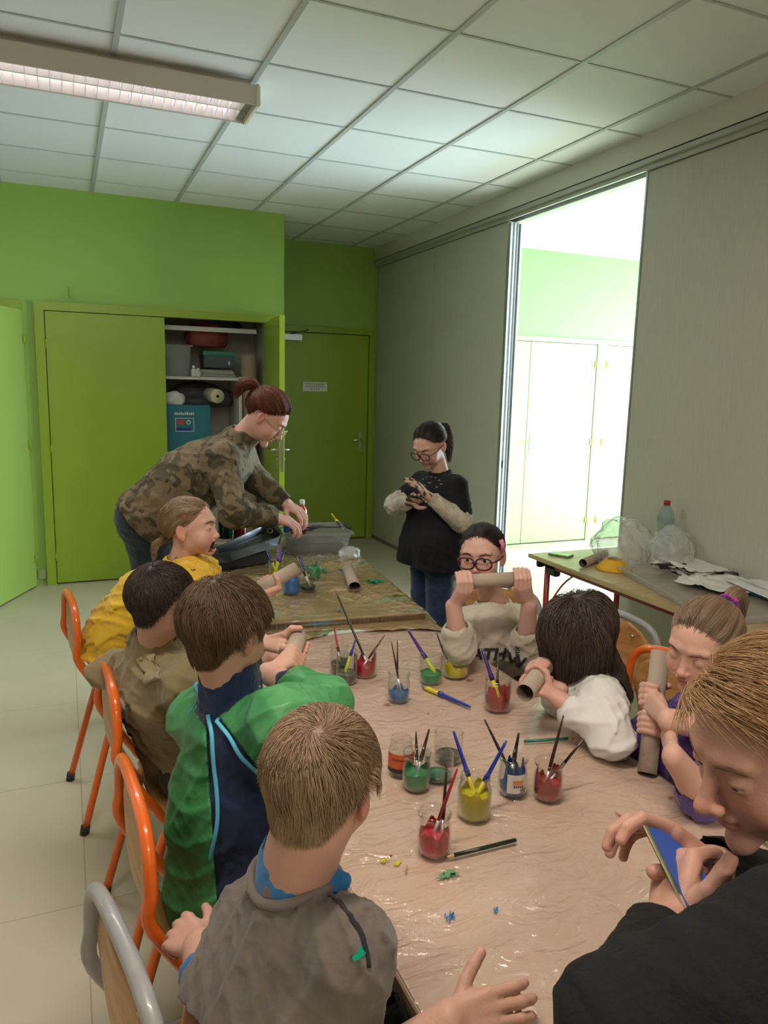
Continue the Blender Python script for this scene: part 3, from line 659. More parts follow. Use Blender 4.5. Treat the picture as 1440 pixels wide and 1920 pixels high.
# ================================================================== things on the further table
bn = thing('storage_bin', 'clear plastic storage bin of brushes on the further table', 'storage bin', (.955, 3.43, .748), math.radians(-6))
BINM = film('bin_plastic', (.80,.84,.84), refl=.4, rough=.2, bump=.25, bscale=9, alpha=.28, diff=(.55,.58,.57), ridged=False)
def bin_mesh(w, d, h, t=.004, tap=.02, m=None):
    m = m or MB()
    def ring(x, y, ins): return [(ins, ins, ), (x-ins, ins), (x-ins, y-ins), (ins, y-ins)]
    lv = [(tap, 0), (0, h), (-.012, h), (-.012, h-.012)]
    def add(lv):
        R = []
        for ins, z in lv: R.append([m.bm.verts.new((a, b, z)) for a, b in ring(w, d, ins)])
        for A, B in zip(R, R[1:]):
            for k in range(4): m.bm.faces.new((A[k], A[(k+1)%4], B[(k+1)%4], B[k]))
        return R
    R = add(lv); m.bm.faces.new(R[0]); return m
bin_mesh(.33, .28, .105).build('bin_body', BINM, bn)
m = MB(); m.box(-.02, -.005, .08, .2, .085, .115, bev=.003); m.box(.335, .35, .08, .2, .085, .115, bev=.003); m.build('clip_handle', mat('bin_clip', (.03,.03,.03), .4), bn)
m = MB(); m.box(.03, .30, .03, .25, .004, .05, bev=.01); m.build('murky_contents', mat('bin_contents', (.12,.12,.12), .6, var=.6, vscale=12), bn)
def bp(u, v, w): return bn.matrix_world @ Vector((u, v, w))
bpy.context.view_layer.update()
for k, (a, b, c, fat) in enumerate((((.02,.05,.10),(.20,.10,.115),'#1a1c1c',0), ((.05,.2,.10),(.24,.12,.11),'#20242c',0), ((.03,.1,.115),(.14,.02,.115),'#202020',0), ((.16,.2,.105),(.30,.1,.112),'#1f2a26',0), ((.30,.05,.108),(.27,.18,.17),'#b8a83a',1), ((.0,.15,.108),(.15,.22,.115),'#15181a',0))):
    brush(('long black brush lying across left of the bin','dark blue black brush across the bin rear','black brush at the bin left front','dark brush crossing the bin middle','yellow handled brush sticking up at the right of the bin','black brush lying at the bin back left')[k], bp(*a), bp(*b), c, r=.005 if not fat else .006, kind='fat' if fat else 'thin', fer='#3a3a3c')
# black tray tilted on the table
bt = thing('black_tray', 'tilted glossy black plastic tray beside the clear bin', 'tray', at(385, 1062, 3.35))
BT = mat('black_plastic', (.012,.012,.013), .28, coat=.3)
O = V3(*bt.location)
def tr_(px, py, D): return Vector(at(px, py, D)-O)
m = MB()
top = [tr_(*q) for q in ((402,1028,3.30),(492,985,3.62),(512,983,3.66),(530,1000,3.60),(525,1006,3.5),(430,1036,3.18),(404,1040,3.20))]
cen = sum(top, Vector())/len(top)
low = [cen+(p-cen)*.90+Vector((0,0,-.045)) for p in top]; inn_ = [cen+(p-cen)*.93+Vector((0,0,.0)) for p in top]; inl = [cen+(p-cen)*.86+Vector((0,0,-.035)) for p in top]
rings = [[m.bm.verts.new(p) for p in L_] for L_ in (low, top, inn_, inl)]
for A, B in zip(rings, rings[1:]):
    for k in range(7): m.bm.faces.new((A[k], A[(k+1)%7], B[(k+1)%7], B[k]))
m.bm.faces.new(rings[0][::-1]); m.bm.faces.new(rings[-1]); m.build('tray_body', BT, bt)
m = MB(); q = tr_(506, 995, 3.53); m.tube([q+Vector((.012*math.cos(a), .006*math.sin(a)-.0, .010*math.sin(a))) for a in [2*PI*k/16 for k in range(16)]], .002, 6, closed=True); m.build('label_ring', mat('tray_ring', (.35,.35,.1), .5), bt)
# dark box under the tray
m = MB(); m.box(0, .30, 0, .22, 0, .05, bev=.006); o = m.build('dark_crate', mat('dark_box', (.03,.032,.032), .4)); o.location = onz(395, 1072, .7505); o.rotation_euler = (0,0,.25); tag(o, 'low dark crate under the tilted black tray', 'crate')
# paint bottles behind
def paint_bottle(label, p, col, cap, h=.19, r=.034, lab=None):
    t = thing('paint_bottle', label, 'bottle', p, group='paint bottles')
    MB().lathe([(0,0),(r*.95,0),(r,.006),(r,h*.62),(r*.9,h*.72),(r*.55,h*.80),(r*.42,h*.83),(r*.42,h*.86),(0,h*.86)], 24).build('body', mat('bottle_'+col, col, .25, coat=.5), t)
    MB().lathe([(0,h*.85),(r*.52,h*.85),(r*.52,h*.90),(r*.46,h*.99),(r*.40,h),(0,h)], 20).build('cap', mat('cap_'+cap, cap, .4), t)
    if lab: MB().lathe([(r*1.01,h*.12),(r*1.02,h*.12),(r*1.02,h*.5),(r*1.01,h*.5)], 24).build('label', mat('blab_'+lab, lab, .5), t)
    return t
paint_bottle('red poster paint bottle with white cap beside the wardrobe leaf', at(566, 992, 3.75)-V3(0,0,.02), '#b3381e', '#c8c8c0', .17, .026, '#a84a3a')
paint_bottle('dark green paint bottle left of the red one under the bent arms', at(424, 1008, 3.75), '#0c3a26', '#b8c0b8', .16, .042)
paint_bottle('dark red round paint bottle under the bent arms', at(448, 1008, 3.8), '#6a0f18', '#8a1420', .13, .038)
paint_bottle('blue paint bottle partly hidden behind the hands', at(541, 990, 3.72)-V3(0,0,.02), '#2a62a0', '#2a62a0', .07, .026)
# plastic bag bit hanging at the bin's right
def crumple(name, c, rx, ry, rz_, seed, m, parent=None, n=5, amp=.25):
    bm = bmesh.new(); bmesh.ops.create_icosphere(bm, subdivisions=n, radius=1); r = np.random.RandomState(seed); K = r.normal(0, 1, (26, 3))*np.linspace(1.5, 9, 26)[:, None]; ph = r.uniform(0, 6, 26)
    for v in bm.verts:
        p = np.array(v.co); s = sum(amp/(1+i*.16)*(abs(math.sin(K[i] @ p+ph[i]))-.6) for i in range(26)); s = max(-.45, min(.6, s*.32))
        q = p*(1+s); z = q[2]*rz_
        if z < -rz_*.55: z = -rz_*.55
        v.co = (q[0]*rx, q[1]*ry, z+rz_*.55)
    for f in bm.faces: f.smooth = True
    x = MB(); x.bm.free(); x.bm = bm; o = x.build(name, m, parent); o.location = Vector(c); return o
BAG = film('bag_plastic', (.96,.97,.97), refl=.45, rough=.12, bump=.6, bscale=22, alpha=.30, diff=(.85,.87,.85))
tag(crumple('plastic_scrap', onz(655, 1045, .748), .05, .05, .035, 5, BAG, n=4), 'crumpled clear plastic scrap at the right end of the clear bin', 'plastic scrap')
# ================================================================== side table against the partition
RED = mat('red_tube', (.38,.03,.03), .35, coat=.3)
SL = wood('side_table_top', (.52,.38,.22), '#a98c5e', (1,6,1), .35)
st = table('side_table', 'long side table with red legs against the sliding partition', (2.275, 1.15, 0), 0, 2.16, .63, .70, SL, RED, mat('side_edge', (.45,.36,.16), .5), .022)
m = MB(); m.box(.06, .10, 2.0, 2.08, .60, .675, bev=.006); m.box(.02, .06, 2.09, 2.12, .635, .675, bev=.005); m.box(.12, .15, 1.93, 1.96, .61, .675, bev=.005); m.build('fold_clamp', mat('clamp', (.02,.05,.035), .4), st)
m = MB(); m.tube(bez([(.075,2.08,.40),(.12,2.0,.56),(.20,1.93,.655)], 6), .005, 8); m.build('brace', RED, st)
T = .7005
def put(o, p, rz=0): o.location = Vector(p); o.rotation_euler = (0,0,rz); return o
s = thing('mobile_phone', 'small phone with green case lying on the left end of the side table', 'phone', (2.41,3.21,T), .5)
MB().box(-.036, .036, -.06, .06, 0, .009, bev=.003).build('phone_case', mat('case_green', (.16,.30,.10), .35), s); MB().box(-.031, .031, -.055, .055, .0085, .0095).build('screen', mat('case_screen', (.20,.34,.14), .2), s)
cardtube('short grey cardboard tube lying on the side table beside the phone', onz(1093, 1056, T+.0215), onz(1133, 1041, T+.0215)+V3(.03,.03,0), .0215)
s = thing('yellow_cone', 'upturned yellow plastic dish on the side table', 'cone', onz(1152, 1070, T)+V3(.02,.03,0))
MB().lathe([(.088,0),(.090,.002),(.080,.012),(.040,.050),(.036,.052),(.034,.050),(.075,.011),(.084,.0)], 36).build('cone_shell', mat('yellow_plastic', (.75,.42,.02), .4), s)
MB().lathe([(.036,.051),(.038,.0525),(.036,.054),(.030,.051)], 36).build('rim', mat('orange_rim', (.6,.22,.02), .4), s)
tag(crumple('plastic_bag', (2.62, 2.98, T), .15, .135, .15, 12, BAG, n=5), 'large crumpled clear plastic bag on the side table', 'plastic bag')
tag(crumple('plastic_bag', (2.79, 2.83, T), .12, .10, .13, 31, BAG, n=5, amp=.33), 'smaller clear plastic bag slumped at the right of the large one', 'plastic bag')
# water bottle
PET = film('pet_plastic', (.80,.88,.90), refl=.45, rough=.06, bump=.25, bscale=30, alpha=.05, diff=(.7,.8,.85), ridged=False)
s = thing('water_bottle', 'empty clear water bottle with red cap against the partition', 'bottle', (2.845, 2.93, T))
prof = [(0,.004),(.03,0),(.041,.008)]
for k in range(14): z = .02+k*.012; prof += [(.043,z),(.0405,z+.006)]
prof += [(.043,.20),(.043,.235),(.036,.262),(.020,.290),(.0135,.298),(.0135,.315),(0,.315)]
MB().lathe(prof, 28).build('body', PET, s); MB().lathe([(0,.297),(.0165,.297),(.0165,.322),(0,.322)], 22).build('cap', mat('red_cap', (.35,.015,.03), .4), s)
s = MB().lathe([(.0433,.21),(.0436,.21),(.0436,.232),(.0433,.232)], 28).build('neck_band', PET, s)
# papers and cloths
PAP = mat('paper', (.66,.65,.60), .7, bump=.2, bscale=15)
def paper(label, p, w, d, rz, seed, m=PAP, amp=.012, name='paper_sheet', group=None, th=.0):
    def zf(X, Y): return np.abs(ridges(X, Y, 8, 15, 40, amp, seed))+.001+th
    o = sheet(name, 24, 24, -w/2, w/2, -d/2, d/2, zf, m); o.location = Vector(p); o.rotation_euler = (0,0,rz)
    sd = o.modifiers.new('thickness', 'SOLIDIFY'); sd.thickness = .0012; return tag(o, label, 'paper', group)
for k in range(6):
    paper(('bottom grey newsprint sheet','second grey newsprint sheet','third newsprint sheet, turned','fourth pale newsprint sheet','fifth creased newsprint sheet','topmost pale creased sheet')[k]+' of the pile behind the bags', (2.80+.01*math.sin(k*3), 2.70+.012*math.cos(k*2), T+.008*k), .22, .30, .25*math.sin(k*2.1), 50+k, mat('newsprint', (.42,.40,.35), .8) if k < 4 else PAP, .014, group='pile of papers on the side table')
paper('big loose creased white sheet right of the paper pile', (2.72, 2.43, T+.018), .30, .30, .3, 70, PAP, .03)
paper('smooth white sheet at the right end of the side table', (2.84, 2.24, T+.028), .26, .36, -.25, 71, mat('white_sheet', (.72,.72,.74), .6), .006)
m = MB(); m.box(-.13, .13, -.17, .17, 0, .012, bev=.002); o = m.build('folder', mat('folder_blue', (.02,.25,.38), .4)); put(o, (2.83, 2.44, T+.002), .3); tag(o, 'blue folder under white sheets by the partition', 'folder')
m = MB(); m.box(-.05, .05, -.09, .09, 0, .014, bev=.003); o = m.build('notebook', mat('dark_note', (.05,.04,.035), .5)); put(o, (2.87, 2.60, T+.016), .25); tag(o, 'dark notebook behind the blue folder on the side table', 'notebook')
# translucent lid tray
s = thing('bin_lid', 'large translucent bin lid with black handle lying on the side table', 'bin lid', (2.232, 2.02, T), math.radians(-15.7))
LID = film('lid_plastic', (.86,.88,.88), refl=.4, rough=.25, bump=.15, bscale=6, alpha=.26, diff=(.62,.62,.60), ridged=False)
bin_mesh(.46, .80, .035, tap=.012).build('lid_body', LID, s)
m = MB(); m.box(.20, .34, .79, .815, .02, .047, bev=.004); m.build('lid_handle', mat('bin_clip', (.03,.03,.03), .4), s)
m = MB(); m.lathe([(0,.004),(.008,.004),(.008,.014),(0,.014)], 14, c=(.38, .50)); m.build('lid_stud', mat('bin_clip', (.03,.03,.03), .4), s)
# red rimmed table further right, only its rim shows
m = MB(); m.tube([(2.20, 1.92, .69), (2.20, 1.2, .69), (2.24, 1.16, .69)], .016, 12); m.tube([(2.20, 1.88, .69), (2.20,1.88,.0)], .014, 12); m.tube([(2.20, 1.22, .69), (2.20,1.22,.0)], .014, 12); tag(m.build('red_rail', RED), 'red tubular rail beside the right end of the side table', 'rail')
# ================================================================== cupboard contents
SH = mat('shelf_white', (.55,.55,.50), .5)
cb = thing('cupboard_shelving', 'white shelving inside the open green wardrobe', 'shelving', (0, YB, 0))
for z, x1_, nm in ((1.60, 1.36, 'shelf'), (2.0, 1.50, 'shelf'), (.92, 1.36, 'shelf')): MB().box(.70, x1_, .13, .53, z-.011, z+.011).build(nm, SH, cb)
MB().box(1.35, 1.375, .13, .53, .02, 1.62).build('divider', SH, cb)
m = MB(); m.box(.70, 1.5, .12, .13, 1.975, 1.995); m.build('shelf_rail', SH, cb)
def cup(name, label, cat, parts, loc, rz=0, group=None):
    t = thing(name, label, cat, loc, rz, group)
    for nm, mb, mt in parts: mb.build(nm, mt, t)
    return t
Y0 = YB+.16
t = thing('storage_box', 'translucent grey storage box on the middle cupboard shelf', 'box', (.73, Y0, 1.612)); bin_mesh(.24, .26, .25, m=MB()).build('box_body', film('box_plastic', (.6,.64,.62), refl=.3, rough=.3, bump=0, alpha=.35, diff=(.42,.45,.43)), t)
t = thing('storage_box', 'dark box with teal lid on the middle cupboard shelf', 'box', (1.08, Y0+.05, 1.69)); MB().box(0, .26, 0, .2, 0, .10, bev=.005).build('box_body', mat('box_dark', (.06,.08,.09), .5), t); MB().box(-.005, .265, -.005, .205, .10, .135, bev=.006).build('lid', mat('lid_teal', (.02,.20,.14), .4), t)
MB().box(.20, .215, -.004, 0, .03, .055).build('clip', SH, t)
for k in range(5): m = MB(); m.box(0, .30, 0, .22, 0, .011, bev=.002); o = m.build('paper_stack', mat('stack%d' % (k % 2), (.40,.40,.34) if k % 2 else (.28,.29,.22), .7)); put(o, (1.04-.008*k, Y0, 1.612+.0125*k), .03*math.sin(k*2)); tag(o, ('lowest','second','third','fourth','topmost')[k]+' bundle of flattened card under the teal lidded box', 'card bundle', 'card bundles in the cupboard')
for k, (x_, h_) in enumerate(((.83,.10),(.885,.13),(.985,.09),(1.02,.07))):
    t = thing('small_bottle', ('short white squeeze bottle at left in the shelf box','taller white squeeze bottle beside it in the shelf box','white bottle beside the flattened card','small pale pot at the end of the card stack')[k], 'bottle', (x_, Y0+(.06 if k < 2 else -.02), 1.612+(.004 if k < 2 else 0)), 0, 'small bottles in the cupboard')
    MB().lathe([(0,0),(.022,0),(.024,.01),(.024,h_*.6),(.010,h_*.78),(0,h_*.8)], 16).build('body', mat('pale_plastic', (.5,.52,.48), .4), t); MB().lathe([(0,h_*.76),(.012,h_*.76),(.011,h_),(0,h_)], 12).build('cap', WHITE, t)
t = thing('paper_roll', 'cream paper roll lying end-on under the middle cupboard shelf', 'roll', (1.16, YB+.05, 1.46)); m = MB(); m.lathe([(.012,0),(.055,0),(.058,.01),(.058,.4),(.012,.4)], 26); o = m.build('roll_body', mat('roll_cream', (.50,.46,.32), .7), t); o.rotation_euler = (math.radians(-88), 0, math.radians(6))
t = cup('tall_roll', 'tall brown cardboard roll standing at the right of the cupboard', 'roll', [('roll_body', MB().lathe([(0,0),(.065,0),(.065,1.80),(.058,1.80),(.058,1.76),(0,1.76)], 28), mat('tall_card', (.34,.26,.18), .75))], (1.455, YB+.22, .0))
tag(crumple('white_cloth', (.83, YB+.18, 1.385), .09, .06, .07, 3, mat('cloth_white', (.62,.62,.58), .8), n=4), 'crumpled white cloth on the teal bag in the cupboard', 'cloth')
tag(crumple('dark_bundle', (1.06, YB+.36, 1.36), .28, .10, .13, 8, mat('bundle_dark', (.035,.035,.04), .6), n=4), 'dark bundle of fabric under the middle cupboard shelf', 'bundle')
tag(crumple('red_bundle', (1.12, YB+.28, 1.86), .16, .10, .14, 9, mat('bundle_red', (.17,.03,.03), .6), n=4), 'dark red bundle just under the top cupboard shelf', 'bundle')
tag(crumple('dark_sack', (1.25, YB+.30, 2.012), .16, .1, .05, 10, mat('bundle_dark', (.035,.035,.04), .6), n=4), 'dark sack on the top cupboard shelf', 'sack')
t = thing('teal_bag', 'teal shopping bag with a white framed emblem in the cupboard', 'bag', (.75, YB+.10, .93)); MB().box(0, .36, 0, .16, 0, .455, bev=.008).build('bag_body', mat('bag_teal', (.015,.15,.20), .5), t)
m = MB()
for a0, a1, b0, b1 in ((.075,.225,.345,.35),(.075,.225,.24,.245),(.075,.08,.24,.35),(.22,.225,.24,.35)): m.box(a0, a1, -.003, 0, b0, b1)
rnd = random.Random(9); x_ = .07
while x_ < .23: m.box(x_, x_+.011, -.003, 0, .375, .375+rnd.uniform(.015,.024)); x_ += .016
m.build('emblem_outline', mat('emblem_white', (.6,.65,.65), .5), t); m = MB(); m.box(.092, .145, -.003, 0, .30, .335); m.build('emblem_square', mat('emblem_red', (.5,.06,.05), .5), t)
m = MB(); m.lathe([(.010,0),(.018,0),(.018,.003),(.010,.003)], 20); o = m.build('emblem_ring', mat('emblem_white', (.6,.65,.65), .5), t); o.rotation_euler = (math.radians(90),0,0); o.location = (.18, 0, .315)
MB().box(.08, .20, -.002, 0, .246, .27).build('emblem_band', mat('emblem_navy', (.02,.04,.2), .5), t)
# ================================================================== figure modelling: smooth unions of tapered limbs, meshed as one surface
def smin(a, b, k):
    if k <= 0: return np.minimum(a, b)
    h = np.clip(.5+.5*(b-a)/k, 0, 1); return b+(a-b)*h-k*h*(1-h)
def smax(a, b, k): return -smin(-a, -b, k)
def nv(v): v = np.asarray(v, float); return v/max(np.linalg.norm(v), 1e-9)
class Sdf:
    def __init__(s): s.ops = []; s.disp = None
    def add(s, f, lo, hi, k, op='u'): s.ops.append((f, None if lo is None else np.array(lo, float), None if hi is None else np.array(hi, float), k, op)); return s
    def cap(s, a, b, ra, rb=None, k=.02, op='u'):
        a = np.array(a, float); b = np.array(b, float); rb = ra if rb is None else rb; d = b-a; L = max(d @ d, 1e-12)
        def f(X, Y, Z):
            x, y, z = X-a[0], Y-a[1], Z-a[2]; t = np.clip((x*d[0]+y*d[1]+z*d[2])/L, 0, 1)
            return np.sqrt((x-t*d[0])**2+(y-t*d[1])**2+(z-t*d[2])**2)-(ra+(rb-ra)*t)
        R = max(ra, rb); return s.add(f, np.minimum(a, b)-R, np.maximum(a, b)+R, k, op)
    def chain(s, pts, rs, k=.02):
        for i in range(len(pts)-1): s.cap(pts[i], pts[i+1], rs[i], rs[i+1], k)
        return s
    def ell(s, c, r, k=.02, op='u', R=None):
        c = np.array(c, float); r = np.array(r, float); R = np.eye(3) if R is None else np.array(R, float)   # rows = local axes
        def f(X, Y, Z):
            x, y, z = X-c[0], Y-c[1], Z-c[2]
            u = [(R[i, 0]*x+R[i, 1]*y+R[i, 2]*z)/r[i] for i in range(3)]
            k0 = np.sqrt(u[0]**2+u[1]**2+u[2]**2); k1 = np.sqrt((u[0]/r[0])**2+(u[1]/r[1])**2+(u[2]/r[2])**2)
            return np.where(k0 < 1e-4, -r.min(), k0*(k0-1)/np.maximum(k1, 1e-6))
        e = np.abs(R.T) @ r; return s.add(f, c-e, c+e, k, op)
    def plane(s, p, n, k=.004):
        """keeps the side n points away from"""
        p = np.array(p, float); n = nv(n)
        return s.add(lambda X, Y, Z: (X-p[0])*n[0]+(Y-p[1])*n[1]+(Z-p[2])*n[2], None, None, k, 'i')
    def last_u(s): return max(i+1 for i, o in enumerate(s.ops) if o[4] == 'u')
    def bounds(s):
        U = [o for o in s.ops if o[4] == 'u']; return np.min([o[1] for o in U], 0), np.max([o[2] for o in U], 0)
    def ev(s, P):
        X, Y, Z = P[:, 0], P[:, 1], P[:, 2]; D = np.full(len(P), 9.0); n_ = 0; lu = s.last_u()
        for f, lo, hi, k, op in s.ops:
            d = f(X, Y, Z); D = smin(D, d, k) if op == 'u' else (smax(D, -d, k) if op == 's' else smax(D, d, k)); n_ += 1
            if s.disp and n_ == lu: D = D+s.disp(X, Y, Z)
        return D
    def grad(s, P, e=.0015):
        g = np.stack([s.ev(P+np.eye(3)[i]*e)-s.ev(P-np.eye(3)[i]*e) for i in range(3)], 1); return g/np.maximum(np.linalg.norm(g, axis=1, keepdims=True), 1e-9)
    def mesh(s, h, pad=.02, lo=None, hi=None):
        a, b = s.bounds(); a = a-pad; b = b+pad
        if lo is not None: a = np.maximum(a, lo)
        if hi is not None: b = np.minimum(b, hi)
        n = np.maximum(((b-a)/h).astype(int)+2, 4); ax = [(a[i]+h*np.arange(n[i])).astype(np.float32) for i in range(3)]
        D = np.full(n, .5, np.float32); lu = s.last_u()
        for q_, (f, l, u, k, op) in enumerate(s.ops):
            if s.disp and q_ == lu: D = D+s.disp(ax[0][:, None, None], ax[1][None, :, None], ax[2][None, None, :]).astype(np.float32)*(np.abs(D) < .06)
            if l is None: sl = [slice(0, n[i]) for i in range(3)]
            else:
                m = k+3*h+.012; sl = []
                for i in range(3):
                    p = int(max(0, math.floor((l[i]-m-a[i])/h))); q = int(min(n[i], math.ceil((u[i]+m-a[i])/h)+1)); sl.append(slice(p, max(q, p)))
                if any(q.stop <= q.start for q in sl): continue
            X, Y, Z = ax[0][sl[0]][:, None, None], ax[1][sl[1]][None, :, None], ax[2][sl[2]][None, None, :]
            d = f(X, Y, Z).astype(np.float32); v = D[tuple(sl)]
            D[tuple(sl)] = smin(v, d, k) if op == 'u' else (smax(v, -d, k) if op == 's' else smax(v, d, k))
        if s.disp and lu == len(s.ops): D = D+s.disp(ax[0][:, None, None], ax[1][None, :, None], ax[2][None, None, :]).astype(np.float32)*(np.abs(D) < .06)
        D[0] = D[-1] = .5; D[:, 0] = D[:, -1] = .5; D[:, :, 0] = D[:, :, -1] = .5
        return nets(D, a, h)
def nets(D, a, h):
    S = D < 0; n = np.array(D.shape); c = [slice(0, -1), slice(1, None)]
    cnt = np.zeros(n-1, np.int8)
    for i in (0, 1):
        for j in (0, 1):
            for k in (0, 1): cnt += S[c[i], c[j], c[k]]
    act = (cnt > 0) & (cnt < 8); I = np.argwhere(act); idx = np.full(n-1, -1, np.int32); idx[act] = np.arange(len(I))
    P = np.zeros((len(I), 3)); W_ = np.zeros(len(I)); i, j, k = I.T
    cor = [(x, y, z) for x in (0, 1) for y in (0, 1) for z in (0, 1)]
    vals = {q: D[i+q[0], j+q[1], k+q[2]].astype(float) for q in cor}
    for q in cor:
        for d in range(3):
            if q[d] == 0:
                r = list(q); r[d] = 1; r = tuple(r); u, v = vals[q], vals[r]; m = (u < 0) != (v < 0); t = np.where(m, u/np.where(m, u-v, 1), 0)
                pt = np.tile(np.array(q, float), (len(I), 1)); pt[:, d] += t; P += pt*m[:, None]; W_ += m
    V = a+(I+P/np.maximum(W_, 1)[:, None])*h; Q = []
    for d in range(3):
        e, f = (d+1) % 3, (d+2) % 3
        A = S[tuple(slice(0, -1) if q == d else slice(1, -1) for q in range(3))]; B = S[tuple(slice(1, None) if q == d else slice(1, -1) for q in range(3))]
        for m, flip in ((A & ~B, False), (~A & B, True)):
            E_ = np.argwhere(m)
            if len(E_) == 0: continue
            E_[:, e] += 1; E_[:, f] += 1; cs = []
            for de, df in ((-1, -1), (0, -1), (0, 0), (-1, 0)):
                c_ = E_.copy(); c_[:, e] += de; c_[:, f] += df; cs.append(idx[c_[:, 0], c_[:, 1], c_[:, 2]])
            q = np.stack(cs, 1); Q.append(q[:, ::-1] if flip else q)
    Q = np.concatenate(Q); Q = Q[(Q >= 0).all(1)]
    return V, Q
def folds(amp, freq, seed, ax=(1,1,1)):
    r = np.random.RandomState(seed); T = []; freq = freq*1.9
    for _ in range(5):
        d = nv(r.normal(0, 1, 3)*np.array(ax)); d2 = nv(r.normal(0, 1, 3)); T.append((d*freq*r.uniform(.7, 1.6), d2*freq*.45, r.uniform(0, 6), nv(r.normal(0, 1, 3))*freq*.3, r.uniform(0, 6)))
    def f(X, Y, Z):
        o = 0
        for d, e, p, g, p2 in T:
            s_ = np.sin(X*d[0]+Y*d[1]+Z*d[2]+p+1.6*np.sin(X*e[0]+Y*e[1]+Z*e[2]+p2)); m = .5+.5*np.sin(X*g[0]+Y*g[1]+Z*g[2]+p)
            o = o-amp*1.5*((1-np.abs(s_))**2-.25)*m
            s2 = np.sin((X*d[0]+Y*d[1]+Z*d[2])*2.3+p2+1.8*np.sin(X*e[0]*1.7+Y*e[1]*1.7+Z*e[2]*1.7+p)); o = o-amp*.45*((1-np.abs(s2))**2-.25)*(1-m)
        return 1.4*amp*np.tanh(o/(1.4*amp))
    return f
# ---------------------------------------------------------------- materials for people
def attr_mat(name, rough, base=None, sss=0, bump=0, bscale=200, sheen=0, spec=.5, aniso=0):
    if name in _m: return _m[name]
    m = bpy.data.materials.new(name); m.use_nodes = True; nt = m.node_tree; b = nt.nodes['Principled BSDF']
    a = nt.nodes.new('ShaderNodeAttribute'); a.attribute_name = 'col'; nt.links.new(a.outputs['Color'], b.inputs['Base Color'])
    b.inputs['Roughness'].default_value = rough; b.inputs['Specular IOR Level'].default_value = spec; b.inputs['Sheen Weight'].default_value = sheen
    if sss: b.inputs['Subsurface Weight'].default_value = sss; b.inputs['Subsurface Radius'].default_value = (.010,.004,.002); b.inputs['Subsurface Scale'].default_value = 1
    if bump:
        tc = nt.nodes.new('ShaderNodeTexCoord'); n = nt.nodes.new('ShaderNodeTexNoise'); n.inputs['Scale'].default_value = bscale; nt.links.new(tc.outputs['Object'], n.inputs[0])
        bp = nt.nodes.new('ShaderNodeBump'); bp.inputs['Strength'].default_value = bump; bp.inputs['Distance'].default_value = .002; nt.links.new(n.outputs[0], bp.inputs['Height']); nt.links.new(bp.outputs[0], b.inputs['Normal'])
    _m[name] = m; return m
SKIN = attr_mat('skin', .52, sss=.12, bump=.25, bscale=260, spec=.4)
HAIRM = attr_mat('hair', .42, spec=.45)
def set_col(me, cols):
    a = me.color_attributes.new('col', 'FLOAT_COLOR', 'POINT'); c = np.ones((len(me.vertices), 4), np.float32); c[:, :3] = cols; a.data.foreach_set('color', c.ravel())
def cloth(name, col, rough=.85, col2=None, vscale=8, bump=.35, bscale=30, detail=4, coat=0, sheen=.2):
    return mat('cloth_'+name, col, rough, col2=col2, vscale=vscale, bump=bump, bscale=bscale, detail=detail, coat=coat, sheen=sheen)
